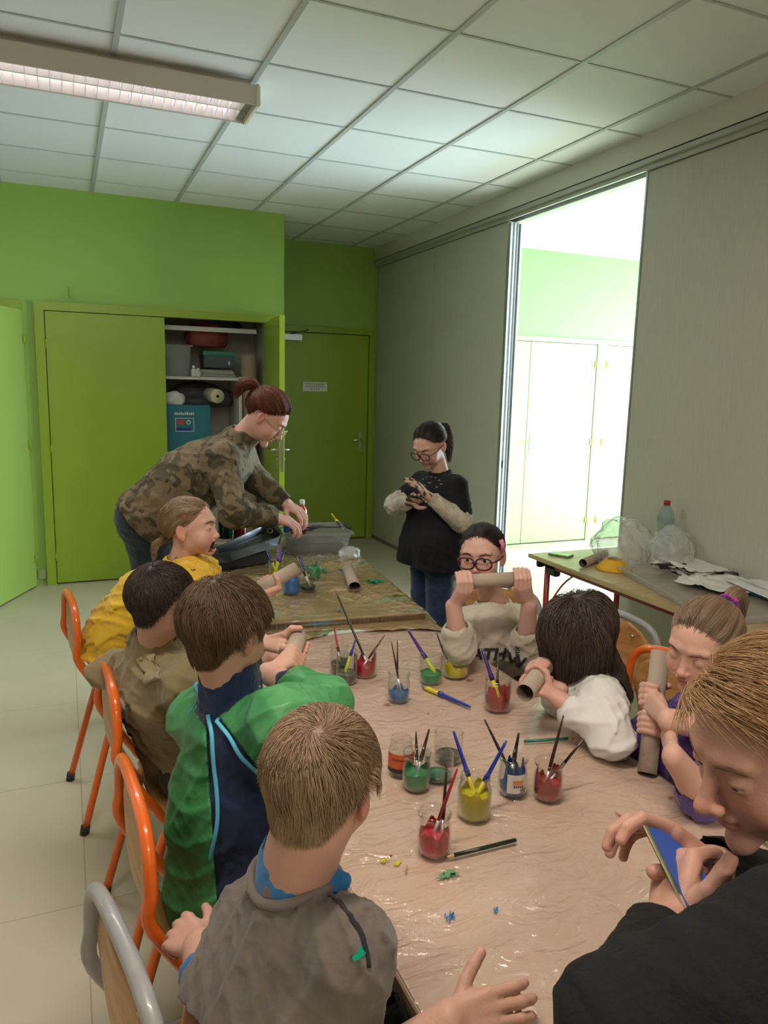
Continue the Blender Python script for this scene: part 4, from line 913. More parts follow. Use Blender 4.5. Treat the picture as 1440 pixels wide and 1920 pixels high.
# ---------------------------------------------------------------- head
class Head:
    """local: x right, y forward, z up, origin mid head; s=1 is an adult (.23 m)"""
    def __init__(h, c, yaw, pitch=0, roll=0, s=1.0, kid=True, mouth=0.0, eyes='open', neck=None, nr=.05, look=(0,0), smile=0):
        h.c = np.array(c, float); h.s = s; a, p, r = map(math.radians, (yaw, pitch, roll))
        fwd = V3(math.cos(a)*math.cos(p), math.sin(a)*math.cos(p), -math.sin(p)); right = V3(math.sin(a), -math.cos(a), 0); up = np.cross(right, fwd)
        right, up = right*math.cos(r)+up*math.sin(r), up*math.cos(r)-right*math.sin(r)
        h.R = np.stack([right, fwd, up])         # rows: local axes in world
        h.kid = kid; h.eyes = eyes; h.mouth = mouth
        f = Sdf(); K = kid
        f.ell((0,-.014,.036), (.0735,.094,.077), 0)
        f.ell((0,.018,.012), (.063,.070,.074), .02)
        if K:
            f.ell((0,.028,-.048), (.052,.056,.044), .03); f.ell((0,.066,-.086), (.019,.018,.016), .022)
            for s_ in (-1, 1): f.ell((s_*.034,.052,-.034), (.029,.028,.030), .022)
            f.cap((0,.082,.004), (0,.094,-.024), .006, .0085, .012); f.ell((0,.099,-.029), (.0095,.0085,.008), .006)
            for s_ in (-1, 1): f.ell((s_*.0095,.092,-.032), (.0065,.0075,.006), .005)
        else:
            f.ell((0,.026,-.055), (.050,.058,.050), .028); f.ell((0,.072,-.100), (.019,.018,.017), .022)
            for s_ in (-1, 1): f.ell((s_*.036,.052,-.032), (.026,.026,.028), .022)
            f.cap((0,.085,.010), (0,.103,-.026), .007, .0095, .012); f.ell((0,.109,-.032), (.0105,.0105,.0095), .007)
            for s_ in (-1, 1): f.ell((s_*.012,.098,-.036), (.0078,.009,.007), .005)
        for s_ in (-1, 1):
            f.cap((s_*.014,.082,.030), (s_*.044,.070,.029), .007, .006, .014)
            f.ell((s_*.031,.094,.006), (.017,.014,.011), .014, 's')
        zm = -.060 if not K else -.056
        op = mouth*.016
        f.ell((0,.085,zm+.0065+op*.3), (.020,.010,.0055), .006); f.ell((0,.083,zm-.006-op), (.017,.0095,.0062), .006)
        if smile: 
            for s_ in (-1, 1): f.ell((s_*.026,.074,zm+.004), (.006,.006,.005), .006, 's')
        if mouth > 0: f.ell((0,.088,zm-op*.4), (.018+.004*mouth,.030,.003+op), .003, 's')
        else: f.ell((0,.094,zm+.0008), (.019,.010,.0011), .003, 's')
        for s_ in (-1, 1):     # lids
            ec = (s_*.031, .0715, .004); f.ell(ec, (.0150,.0145,.0145), .005)
            o = {'open': .0056, 'half': .0030, 'down': .0022, 'shut': 0}[eyes]
            if o > 0: f.ell((ec[0], ec[1]+.012, ec[2]-(.003 if eyes != 'open' else 0)), (.0128,.012,o), .0012, 's')
            else: f.ell((ec[0], ec[1]+.0165, ec[2]-.003), (.013,.004,.0008), .0015, 's')
        for s_ in (-1, 1):     # ears
            a_ = .38*s_; Re = np.array([[math.cos(a_), -math.sin(a_)*-1, 0], [-math.sin(a_), math.cos(a_), .12], [0,-.12,1]])
            f.ell((s_*.0765,-.012,-.004), (.0085,.0175,.030), .006, R=Re); f.ell((s_*.0845,-.006,.000), (.0065,.0095,.018), .004, 's', R=Re); f.ell((s_*.0745,-.006,-.026), (.006,.009,.010), .006)
        h.face = f
        if neck is not None:
            nb = h.loc(np.array([neck]))[0]; h.nb = nb
            f.cap((0,-.022,-.050), nb, nr/s*.96, nr/s, .024)
        h.f = f
    def w(h, P): return np.asarray(P) @ h.R*h.s+h.c
    def loc(h, P): return ((np.asarray(P, float)-h.c)/h.s) @ h.R.T
    def ev(h, P): return h.f.ev(h.loc(P))*h.s
def skin_cols(L, base, K, lip=(.42,.13,.11), mouth=0):
    n = len(L); c = np.tile(np.array(base), (n, 1)); zm = -.056 if K else -.060
    x, y, z = L.T
    def blend(m, col, a=1): nonlocal c; m = np.clip(m, 0, 1)[:, None]*a; c = c*(1-m)+np.array(col)*m
    r = np.array(base)*np.array((1.05,.72,.68))
    for s_ in (-1, 1): blend(np.exp(-(((x-s_*.038)/.020)**2+((z+.030)/.018)**2))*(y > .03), r, .6)
    blend(np.exp(-((x/.012)**2+((z+.030)/.010)**2))*(y > .08), r, .6); blend((np.abs(x) > .073)*1., r, .7)
    e = ((x/.021)**2+((z-zm)/.0125)**2); blend(np.clip((1.1-e)*3, 0, 1)*(y > .072), lip, .75)
    if mouth: blend(((np.abs(x) < .023) & (np.abs(z-zm+.006) < .024) & (y < .082) & (y > .055))*1., (.10,.015,.012), .95)
    return c
def strands_mesh(P, rad, taper=True):
    """P: n,m,3 polylines; three sided tubes"""
    n, m, _ = P.shape; T = np.gradient(P, axis=1); T /= np.maximum(np.linalg.norm(T, axis=2, keepdims=True), 1e-9)
    A = np.cross(T, np.broadcast_to(V3(.3,.5,.81), T.shape)); A /= np.maximum(np.linalg.norm(A, axis=2, keepdims=True), 1e-9); B = np.cross(T, A)
    w = np.ones(m) if not taper else np.minimum(1, np.minimum((np.arange(m)+1.5)/2, (m-np.arange(m))/(m*.45)))
    r = rad*w[None, :, None] if np.isscalar(rad) else rad[:, None, None]*w[None, :, None]
    V = np.stack([P+r*(math.cos(a)*A+math.sin(a)*B) for a in (0, 2.094, 4.189)], 2)     # n,m,3,3
    i = np.arange(n*m*3).reshape(n, m, 3); Q = []
    for k in range(3):
        k2 = (k+1) % 3; Q.append(np.stack([i[:, :-1, k], i[:, :-1, k2], i[:, 1:, k2], i[:, 1:, k]], -1).reshape(-1, 4))
    return V.reshape(-1, 3), np.concatenate(Q)
HL = dict(boy=[(0,26),(35,22),(60,16),(78,2),(90,-8),(98,6),(110,4),(125,-26),(150,-54),(180,-60)],
          girl=[(0,33),(20,29),(40,19),(60,6),(78,-4),(90,-12),(108,-6),(125,-34),(150,-52),(180,-56)],
          woman=[(0,36),(35,33),(60,24),(78,4),(92,-12),(108,-6),(125,-30),(150,-50),(180,-54)],
          full=[(0,24),(35,20),(60,12),(78,-10),(90,-34),(108,-44),(125,-50),(150,-56),(180,-58)])
CR = V3(0,-.014,.030)
def hair_margin(L, key):
    u = L-CR; u = u/np.linalg.norm(u, axis=1, keepdims=True); az = np.degrees(np.arctan2(np.abs(u[:, 0]), u[:, 1])); el = np.degrees(np.arcsin(np.clip(u[:, 2], -1, 1)))
    k = HL[key]; return el-np.interp(az, [a for a, b in k], [b for a, b in k])
def make_hair(H, parent, style, col, col2, n=3500, length=.10, lift=.010, seed=1, key='boy', whorl=(0.01,-.06,.10), bangs=.6, gather=None, rad=.0008, body=None, wav=.3, m=11, swirl=.5, cap_t=None, name='hair', grav=.25, comb=(0,0,0), jit=.25, streak=.5, tint=None):
    r = np.random.RandomState(seed); col = np.array(col); col2 = np.array(col2); f = H.face
    ct0 = (lift*.55 if cap_t is None else cap_t)
    # roots
    k = np.arange(n*3)+.5; ph = np.arccos(1-2*k/(n*3)); th = PI*(1+5**.5)*k; U = np.stack([np.cos(th)*np.sin(ph), np.sin(th)*np.sin(ph), np.cos(ph)], 1)
    P = CR+U*.09
    mg = hair_margin(P, key); P = P[mg > r.normal(0, 2.6, len(P))]
    if len(P) > n: P = P[r.permutation(len(P))[:n]]
    def project(Q, off):
        for _ in range(3): Q = Q-f.grad(Q, .003)*(f.ev(Q)-off)[:, None]
        return Q
    P = project(P, 0.0); P = P+f.grad(P, .003)*(ct0*.7*np.clip(hair_margin(P, key)/20, .05, 1))[:, None]/H.s; N = len(P); wp = np.array(whorl, float); dn = H.R @ V3(0,0,-1)     # world down in local
    path = [P]; nr_ = r.normal(0, 1, (N, 3)); LF = lift*(.55+.6*r.uniform(0, 1, N)); d = None
    Ls = length*(1-.35*r.uniform(0, 1, N))*((.38+.62*np.clip(hair_margin(P, key)/50, 0, 1)) if key == 'boy' else 1); step = (Ls/(m-1))/H.s
    if gather is not None:
        g = np.array(gather, float)
        for i in range(1, m):
            t = (i/(m-1))**.9; Q = P*(1-t)+g*t; cen = CR*.6
            dd = Q-cen; rr = np.linalg.norm(dd, axis=1, keepdims=True); Q = cen+dd/np.maximum(rr, 1e-6)*np.maximum(rr, .06)
            Q = project(Q, 0); off = LF*(math.sin(PI*min(1, i/(m-1)*1.1)))*.6/H.s+ct0/H.s+.0012+.0017*np.sin(np.arctan2(P[:, 0], P[:, 2]+.02)*26+P[:, 1]*90)
            Q = Q+f.grad(Q)*off[:, None]; path.append(Q)
        path[-1] = g+nr_*.006; path[-2] = path[-2]*.5+(g+nr_*.010)*.5
    else:
        Q = P.copy()
        for i in range(1, m):
            nrm = f.grad(Q, .003); a = Q-wp; a = a-nrm*(a*nrm).sum(1, keepdims=True); da = np.linalg.norm(a, axis=1, keepdims=True); a = a/np.maximum(da, 1e-6)
            sw = np.cross(nrm, a); fl = a+sw*swirl*np.exp(-da/.035)+dn*grav+np.array(comb)
            fl = fl+wav*.5*np.stack([np.sin(Q[:, 1]*60+Q[:, 2]*45+i*.3+j*2) for j in range(3)], 1)*.5+nr_*jit*.25
            fl = fl-nrm*(fl*nrm).sum(1, keepdims=True)*.9
            fl /= np.maximum(np.linalg.norm(fl, axis=1, keepdims=True), 1e-6); d = fl if d is None else nv_rows(d*.55+fl*.6)
            hang = np.clip((f.ev(Q)-.030)/.02, 0, 1)[:, None]; low = (Q[:, 2:3] < .0)*.35 if length > .14 else 0
            d = nv_rows(d*(1-low)+dn*(low+hang*.5))
            Q = Q+d*step[:, None]; off = (np.maximum(LF*min(1, i/3), ct0*1.1)*(np.clip((Q[:, 2]+.09)/.08, .3, 1) if length < .14 else 1)+.0018)/H.s
            e = f.ev(Q); g_ = f.grad(Q, .003); pull = 1.0 if length < .14 else np.where(Q[:, 2] > .0, .9, .25)
            corr = np.where(e < off, off-e, (off-e)*pull*(.8 if i < m*.8 else .5)); Q = Q+g_*corr[:, None]
            if body is not None:
                Wp = H.w(Q); eb = body.ev(Wp); gb = body.grad(Wp, .004); Wp = Wp+gb*np.clip(.006-eb, 0, .05)[:, None]; Q = H.loc(Wp)
            path.append(Q)
    PP = H.w(np.stack(path, 1).reshape(-1, 3)).reshape(N, m, 3)
    V, Q = strands_mesh(PP, rad); nvt = len(V)
    cl = r.uniform(0, 1, N)*.5+.5*(.5+.5*np.sin(P[:, 0]*130+7*np.sin(P[:, 1]*60)+P[:, 2]*90)); cs = (col*(1-cl[:, None]*streak)+col2*cl[:, None]*streak)
    cs = np.repeat(cs, m*3, 0)
    # close-fitting hair mass below the strands
    g2 = Sdf(); g2.ops = list(f.ops[:2]); ct = (lift*.55 if cap_t is None else cap_t)/H.s; 
    def marg(X, Y, Z):
        x, y, z = X-CR[0], Y-CR[1], Z-CR[2]; rr = np.sqrt(x*x+y*y+z*z)+1e-6; az = np.degrees(np.arctan2(np.abs(x)+0*y, y+0*x))+0*z; el = np.degrees(np.arcsin(np.clip(z/rr, -1, 1)))
        kk = HL[key]; return (np.interp(az, [a for a, b in kk], [b for a, b in kk])+3.5-el)*.0016
    hd = Sdf(); hd.add(lambda X, Y, Z: cap_eval(f, X, Y, Z)-ct*np.clip(-marg(X, Y, Z)/.0016/20, .08, 1)*np.clip((Z+.085)/.07, .35, 1), (-.09,-.125,-.09), (.09,.10,.13), 0); hd.add(marg, None, None, .002, 'i')
    v2, q2 = hd.mesh(.0035 if H.s > .8 else .004, pad=.004); v2w = H.w(v2)
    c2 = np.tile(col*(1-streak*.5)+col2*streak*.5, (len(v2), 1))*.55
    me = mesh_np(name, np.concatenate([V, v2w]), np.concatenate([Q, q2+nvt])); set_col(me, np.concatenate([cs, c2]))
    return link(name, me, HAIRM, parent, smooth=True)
def nv_rows(a): return a/np.maximum(np.linalg.norm(a, axis=1, keepdims=True), 1e-9)
def cap_eval(f, X, Y, Z):
    D = np.full(np.broadcast(X, Y, Z).shape, 9., np.float32)
    for fn, lo, hi, k, op in f.ops[:6]:
        if op == 'u': D = smin(D, fn(X, Y, Z), k)
    return D
def tail(parent, pts, rs, col, col2, n=900, seed=3, rad=.0009, name='ponytail', m=14, wav=.15, spread=None):
    """a bunch of strands along a curve"""
    C_ = np.array(bez(pts, 6)); t = np.linspace(0, 1, len(C_)); tt = np.linspace(0, 1, m); B = np.stack([np.interp(tt, t, C_[:, i]) for i in range(3)], 1); R_ = np.interp(tt, np.linspace(0, 1, len(rs)), rs)
    T = np.gradient(B, axis=0); T = nv_rows(T); A = nv_rows(np.cross(T, V3(.2,.3,.93))); Bn = np.cross(T, A)
    r = np.random.RandomState(seed); a = r.uniform(0, 2*PI, n); q = np.sqrt(r.uniform(0, 1, n)); ln = 1-.22*r.uniform(0, 1, n)
    P = np.zeros((n, m, 3))
    for j in range(m):
        s_ = ln*tt[j]; jj_ = s_*(m-1); i0 = np.clip(jj_.astype(int), 0, m-2); fr_ = (jj_-i0)[:, None]
        b = B[i0]*(1-fr_)+B[i0+1]*fr_; Rr = np.interp(s_, tt, R_)*q; aa = a+s_*wav*3
        P[:, j] = b+(A[i0]*np.cos(aa)[:, None]+Bn[i0]*np.sin(aa)[:, None])*Rr[:, None]+np.stack([np.sin(s_*9+a*3+k)*wav*.012*s_ for k in range(3)], 1)
    V, Q = strands_mesh(P, rad); cl = r.uniform(0, 1, (n, 1)); cs = np.repeat(np.array(col)*(1-cl)+np.array(col2)*cl, m*3, 0)
    g = Sdf(); g.chain([B[i] for i in range(0, m-2, 2)], [max(.002, R_[i]*.78) for i in range(0, m-2, 2)], .004); v2, q2 = g.mesh(.005, pad=.01)
    me = mesh_np(name, np.concatenate([V, v2]), np.concatenate([Q, q2+len(V)])); set_col(me, np.concatenate([cs, np.tile((np.array(col)+np.array(col2))*.4, (len(v2), 1))]))
    return link(name, me, HAIRM, parent, smooth=True)
# ---------------------------------------------------------------- arms and hands
def ik(sh, wr, l1, l2, pole):
    sh = np.array(sh, float); wr = np.array(wr, float); d = wr-sh; L = min(np.linalg.norm(d), (l1+l2)*.999); u = nv(d); a = (l1*l1-l2*l2+L*L)/(2*L); hh = math.sqrt(max(l1*l1-a*a, 0))
    p = np.array(pole, float); p = nv(p-u*(p @ u)); return sh+u*a+p*hh
def hand_sdf(f, wr, d, n, side, s=1.0, curl=(20,20,15), thumb=None, spread=.5, curls=None, fk=.0045):
    """wr wrist; d palm direction; n the way the palm faces; side 'R'/'L'"""
    d = nv(d); n = np.array(n, float); n = nv(n-d*(n @ d)); t = np.cross(d, n) if side == 'R' else np.cross(n, d)
    def L(a, b, c): return np.array(wr)+s*(t*a+d*b+n*c)
    kn = [(.030,.088),(.010,.093),(-.011,.089),(-.030,.080)]; ln = [(.039,.024,.019),(.042,.027,.020),(.039,.025,.019),(.031,.019,.017)]; rd = [.0096,.0098,.0093,.0084]
    for (a, b), r in zip(kn, rd):
        f.cap(L(a*.55, .004, 0), L(a, b-.012, 0), s*.0135, s*(r+.0035), .010*s)
    f.cap(L(.012,.010,.004), L(.030,.045,.012), s*.015, s*.013, .012*s); f.cap(L(-.016,.012,.004), L(-.022,.05,.006), s*.014, s*.012, .012*s)
    tips = []
    grp = []
    for i in range(4):
        cu = (curls[i] if curls else curl); sp = (.16, .03, -.08, -.2)[i]*spread; p = L(kn[i][0], kn[i][1], 0); ang = 0; pts = [L(kn[i][0]*.96, kn[i][1]-.014, 0), p]; rs = [rd[i]*1.1*s, rd[i]*1.08*s]
        for j in range(3):
            ang += math.radians(cu[j]); v = d*math.cos(ang)*math.cos(sp)+t*math.sin(sp)*max(math.cos(ang), .2)+n*math.sin(ang); p = p+nv(v)*ln[i][j]*s; pts.append(p); rs.append(rd[i]*(1.0, .93, .80)[j]*s)
        grp.append((pts, rs)); tips.append(p)
    th = thumb or ((.75,.60,.30), (.45,.85,.20), (.25,.93,.15)); p = L(.026, .026, .010); pts = [p]; rs = [.0135*s]
    for v, l, r in zip(th, (.033,.028,.022), (.0118,.0110,.0096)): p = p+nv(t*v[0]+d*v[1]+n*v[2])*l*s; pts.append(p); rs.append(r*s)
    grp.append((pts, rs)); tips.append(p)
    fs = []
    for pts, rs in grp:
        q = Sdf(); q.chain(pts, rs, .003*s); fs.append(q)
    lo = np.min([q.bounds()[0] for q in fs], 0); hi = np.max([q.bounds()[1] for q in fs], 0)
    palm_ops = list(f.ops)
    for q in fs:      # fingers join the palm smoothly but stay separate from each other
        def fn(X, Y, Z, q=q):
            D = None
            for g, l, u, k, op in q.ops: e = g(X, Y, Z); D = e if D is None else smin(D, e, k)
            return D
        a, b = q.bounds(); f.ops.append((fn, a, b, fk*s*.55, 'u'))
    return tips, pts, dict(L=L, t=t, d=d, n=n, fingers=grp)
def grip(f, wr, g, a, u, w, R, s=1.0, phi=(0,52,104,150), thumb=(-25,-70,-112), toff=.012):
    """fingers closed round a rod: g on its axis a (towards the index), u towards the palm, w the way the fingers turn"""
    a = nv(a); u = np.array(u, float); u = nv(u-a*(u @ a)); w = np.array(w, float); w = nv(w-a*(w @ a)-u*(w @ u)); wr = np.array(wr, float); g = np.array(g, float)
    def P(o, ph, r): ph = math.radians(ph); return g+a*o*s+(u*math.cos(ph)+w*math.sin(ph))*(R+r)
    grp = []; tips = []
    for i, o in enumerate((.026, .009, -.008, -.024)):
        r = (.0096, .0098, .0093, .0084)[i]*s; q = [P(o, phi[0]-8+3*i, r*1.35), P(o*.98, phi[1], r*1.05), P(o*.95, phi[2], r), P(o*.93-.001, phi[3]-6*(i == 3), r*.95)]; grp.append((q, [r*1.2, r*1.05, r, r*.85])); tips.append(q[-1])
        f.cap(wr+(q[0]-wr)*.12+a*o*.4*s, wr+(q[0]-wr)*.9, .0135*s, r*1.35, .010*s)
    t0 = wr+(g+u*(R+.012)-wr)*.35+a*.016*s; q = [t0, P(.024+toff*.5, thumb[0], .013*s), P(.026+toff, thumb[1], .0105*s), P(.028+toff, thumb[2], .0095*s)]
    grp.append((q, [.015*s, .0125*s, .0105*s, .0090*s])); tips.append(q[-1])
    for pts, rs in grp:
        q = Sdf(); q.chain(pts, rs, .004*s)
        def fn(X, Y, Z, q=q):
            D = None
            for gg, l, u_, k, op in q.ops: e = gg(X, Y, Z); D = e if D is None else smin(D, e, k)
            return D
        lo, hi = q.bounds(); f.ops.append((fn, lo, hi, .0022*s, 'u'))
    return tips
def grip_arm(P, sh, el, wr, rs, g, a, u, w, R, s, h=.0028, **kw):
    f = Sdf(); r0, r1, r2 = rs; sh, el, wr, g = (np.array(q, float) for q in (sh, el, wr, g)); f.cap(sh, el, r0, r1*1.05, .02); mid = el*.68+wr*.32; f.cap(el, mid, r1, r1, .02)
    t = nv(a)
    for q in (-1, 1): f.cap(mid, wr+t*q*r2*.30, r1*.93, r2*.86, .015)
    tips = grip(f, wr, g, a, u, w, R, s, **kw); v, q = f.mesh(h, pad=.01); c = np.tile(P.skin, (len(v), 1))
    for t in tips: c = c*(1-.35*np.exp(-((v-t)**2).sum(1)/(.012**2))[:, None]*(1-np.array((1.03,.72,.70))))
    P.parts.append((v, q, c))
def opening_ring(f, c, n, R, off=0, N=44):
    """closed loop where a garment surface meets the round neck opening"""
    n = nv(n); u = nv(np.cross(n, V3(1,.2,0))); w = np.cross(n, u); a = np.linspace(0, 2*PI, N, endpoint=False); D_ = np.outer(np.cos(a), u)+np.outer(np.sin(a), w)
    Q = c+D_*R+n*.02
    for _ in range(40):
        e = f.ev(Q); g = f.grad(Q, .003); along = (g @ n); Q = Q-np.outer(np.clip(e-off, -.01, .01)*np.sign(along+1e-6)*.7, n)
    h = (Q-c) @ n; 
    for _ in range(6): h = (np.roll(h, 1)+h*2+np.roll(h, -1))/4
    return c+D_*R+np.outer(h, n)
def arm(sh, el, wr, rs, hd, hn, side, s, flat=True, h=.0028, start=.0, **kw):
    f = Sdf(); r0, r1, r2 = rs; sh = np.array(sh, float); el = np.array(el, float); wr = np.array(wr, float)
    f.cap(sh, el, r0, r1*1.05, .02); mid = el*.68+wr*.32; f.cap(el, mid, r1*1.0, r1*1.0, .02)
    dd = nv(hd); nn = np.array(hn, float); nn = nv(nn-dd*(nn @ dd)); t = np.cross(dd, nn)
    for q in (-1, 1): f.cap(mid, wr+t*q*r2*.32, r1*.93, r2*.86, .015)
    tips, th, info = hand_sdf(f, wr, hd, hn, side, s, **kw)
    return f, tips, info
def add_mesh(parts, V, Q, col): parts.append((V, Q, col))
def join_parts(name, parts, m, parent=None):
    V = []; Q = []; Cc = []; o = 0
    for v, q, c in parts:
        V.append(v); Q.append(q+o); o += len(v); c = np.asarray(c, float); Cc.append(np.tile(c, (len(v), 1)) if c.ndim == 1 else c)
    me = mesh_np(name, np.concatenate(V), np.concatenate(Q)); set_col(me, np.concatenate(Cc)); return link(name, me, m, parent, smooth=True)
class Person:
    def __init__(p, label, cat, H, skin, s=.75):
        p.H = H; p.parts = []; p.skin = np.array(skin, float); p.label = label; p.cat = cat; p.kids = []; p.s = s
        v, q = H.f.mesh(.0030 if H.kid else .0028, pad=.012); p.parts.append((H.w(v), q, skin_cols(v, p.skin, H.kid, mouth=H.mouth)))
    def arm(p, *a, paint=None, **k):
        h = k.pop('h', .0028); f, tips, info = arm(*a, **k); v, q = f.mesh(h, pad=.01); c = np.tile(p.skin, (len(v), 1)); wr = np.array(a[2])
        # knuckles and finger tips a little pinker
        for t in tips: c = c*(1-.35*np.exp(-((v-t)**2).sum(1)/(.012**2))[:, None]*(1-np.array((1.03,.72,.70))))
        if paint is not None:
            pc, cov_, sd = paint; r = np.random.RandomState(sd); K = r.normal(0, 1, (5, 3))*110; m_ = sum(np.sin(v @ k_+i) for i, k_ in enumerate(K)); d_ = ((v-wr) @ nv(a[4])); m_ = (m_ > cov_) & (d_ > .0); c[m_] = pc
        p.parts.append((v, q, c)); return tips, info
    def raw(p, f, h=.009, col=None): v, q = f.mesh(h); p.parts.append((v, q, p.skin if col is None else col))
    def finish(p):
        o = join_parts('person', p.parts, SKIN); tag(o, p.label, p.cat); p.o = o
        for fn in p.kids: fn(o)
        H = p.H
        if H.eyes != 'shut':
            for s_ in (-1, 1):
                m = MB(); q = bmesh.ops.create_uvsphere(m.bm, u_segments=20, v_segments=14, radius=.0128*H.s)
                for f in m.bm.faces: f.smooth = True
                e = m.build('eye', mat('eye_white', (.62,.58,.55), .2), o); lk = (.0, -.0) if H.eyes == 'open' else (0, -.5); cpos = H.w(V3(s_*.031,.0715,.004)[None])[0]; e.location = Vector(cpos)
                dv = H.R.T @ nv((lk[0], 1, lk[1])); q = MB(); q.lathe([(0,.0131*H.s),(.0060*H.s,.0119*H.s),(.0066*H.s,.0108*H.s)], 18); ir = q.build('iris', mat('iris', (.035,.018,.01), .15), e); ir.rotation_mode = 'QUATERNION'; ir.rotation_quaternion = Vector(dv).to_track_quat('Z', 'Y')
        return o
def brows(H, parent, col, n=120, seed=2):
    r = np.random.RandomState(seed)
    for s_ in (-1, 1):
        P = []
        for _ in range(n//2):
            t = r.uniform(); a = V3(s_*(.014+.032*t), .10, .0235+.005*math.sin(PI*t)+r.normal(0, .0012)); b = a+V3(s_*.006, 0, .0015*(1-2*t)); P.append([a, (a+b)/2, b])
        P = np.array(P); sh = P.shape; Q = P.reshape(-1, 3)
        for _ in range(5): g = H.face.grad(Q, .003); Q = Q-g*(H.face.ev(Q)-.0008)[:, None]*V3(.0, 1, .0)
        V, q = strands_mesh(H.w(Q).reshape(sh), .0006); me = mesh_np('eyebrow', V, q); set_col(me, np.tile(col, (len(V), 1))); link('eyebrow', me, HAIRM, parent, smooth=True)
def hit(f, px, py, D0, D1, n=160):
    """first point of a surface along one line of sight"""
    t = np.linspace(D0, D1, n); P = np.array([at(px, py, q) for q in t]); e = f.ev(P); i = np.argmax(e < 0)
    if e[i] >= 0: i = int(np.argmin(e))
    return P[i]
def decal(o, f, px, py, D0, D1, pts, m, name, off=.0012):
    c = hit(f, px, py, D0, D1); g = f.grad(c[None], .004)[0]; u = nv(np.cross(V3(0,0,1), g)); w = np.cross(g, u); P = np.array([c+u*x+w*y for x, y in pts]+[c])
    for _ in range(6): P = P-f.grad(P, .003)*(f.ev(P)-off)[:, None]
    n = len(pts); return link(name, mesh_np(name, P, [(k, (k+1) % n, n) for k in range(n)]), m, o)
def blob(r, seed, k=14, a=.6):
    rr = random.Random(seed); return [(r*math.cos(2*PI*i/k)*rr.uniform(.6, 1.25), a*r*math.sin(2*PI*i/k)*rr.uniform(.6, 1.25)) for i in range(k)]
def glasses(H, parent, m, rx=.0225, rz=.0165, y=.098, r=.0013, z0=-.001):
    mb = MB()
    for s_ in (-1, 1):
        mb.tube([H.w(V3(s_*.031+rx*math.copysign(abs(math.cos(a))**.8, math.cos(a)), y-.004*abs(math.cos(a))*(1 if s_*math.cos(a) > 0 else .2), z0+rz*math.copysign(abs(math.sin(a))**.8, math.sin(a)))[None])[0] for a in [2*PI*k/28 for k in range(28)]], r*H.s*1.0, 6, closed=True)
        mb.tube(bez([H.w(V3(*q)[None])[0] for q in ((s_*.053,y-.003,z0+.006),(s_*.066,y-.015,z0+.006),(s_*.0755,.04,z0+.005),(s_*.0775,-.002,z0+.008),(s_*.078,-.02,z0-.008))], 5), r*.9*H.s, 6)
    mb.tube(bez([H.w(V3(*q)[None])[0] for q in ((-.009,y,z0+.003),(0,y+.003,z0+.005),(.009,y,z0+.003))], 4), r*H.s, 6)
    return mb.build('glasses', m, parent)
def garment(name, f, h, m, parent, fold=None, **k):
    if fold: f.disp = fold
    v, q = f.mesh(h, **k); me = mesh_np(name, v, q); return link(name, me, m, parent, smooth=True)
def torso(f, nb, pel, shL, shR, r_sh, r_ch, r_w, r_p, hipw=.09, k=.05, belly=0):
    """smooth torso from shoulders to pelvis"""
    nb, pel, shL, shR = (np.array(a, float) for a in (nb, pel, shL, shR)); ax = nv(shR-shL); sp = nb*.45+pel*.55
    cL, cR = shL*.62+shR*.38, shR*.62+shL*.38; dn = nv(pel-nb)
    f.cap(shL, shR, r_sh, r_sh, k)
    ch = nb+dn*.12*np.linalg.norm(pel-nb)/.45
    for s_, c in ((-1, cL), (1, cR)):
        up_ = c+dn*r_ch*.55; wa = sp+ax*s_*hipw*.55; hp = pel+ax*s_*hipw*.75
        f.cap(up_, wa, r_ch, r_w, k); f.cap(wa, hp, r_w, r_p, k)
    return f
# ================================================================== people
def Sdf_copy(f): q = Sdf(); q.ops = [o for o in f.ops if o[4] != 's']; return q
SK = (.56,.325,.245)
def dirw(yaw, z=0): a = math.radians(yaw); return nv(V3(math.cos(a), math.sin(a), z))
def seated_lower(P, pel, yaw, m, o_later, th=.36, sh=.36, r=(.068,.050,.036), foot=.0, name='trousers', hw=.075, kneez=None, shoe='#2a2a30'):
    pel = np.array(pel, float); d = dirw(yaw); s_ = dirw(yaw-90); f = Sdf(); g = Sdf(); sk = []
    for q in (-1, 1):
        hp = pel+s_*q*hw; kn = hp+d*th+V3(0,0,(-.02 if kneez is None else kneez-hp[2])); an = kn-d*.04+V3(0,0,-(kn[2]-.08))
        f.cap(hp, kn, r[0], r[1], .03); f.cap(kn, an, r[1], r[2], .02); g.cap(hp, kn, r[0]+.012, r[1]+.014, .03); g.cap(kn, an+V3(0,0,.02), r[1]+.012, r[2]+.014, .02); sk.append((an, d))
    g.cap(pel-s_*hw, pel+s_*hw, r[0]+.03, None, .04); f.cap(pel-s_*hw, pel+s_*hw, r[0]+.02, None, .04)
    P.raw(f, .010)
    def later(o):
        garment(name, g, .009, m, o, folds(.004, 28, 5))
        for an, dd in sk:
            q = Sdf(); q.cap(an-dd*.02+V3(0,0,-.045), an+dd*.11+V3(0,0,-.052), .030, .026, .02); q.cap(an, an+V3(0,0,-.03), .034, .034, .02); q.plane(an+V3(0,0,-.079), V3(0,0,-1)); garment('shoe', q, .006, mat('shoe_'+shoe, shoe, .6), o)
    P.kids.append(later)
def neckcut(f, H, nb, r=.058, up=.010, back=0, k=.006):
    n = nv(H.c-np.array(nb)); n = nv(n+V3(0,0,1.2)); f.cap(np.array(nb)+n*(-.02+up), np.array(nb)+n*.14, r, r*1.25, k, 's'); return n
def hollow(f, el, wr, r, depth=.03):
    a = np.array(wr); d = nv(a-np.array(el)); f.cap(a-d*depth, a+d*.05, r, r, .003, 's'); return f
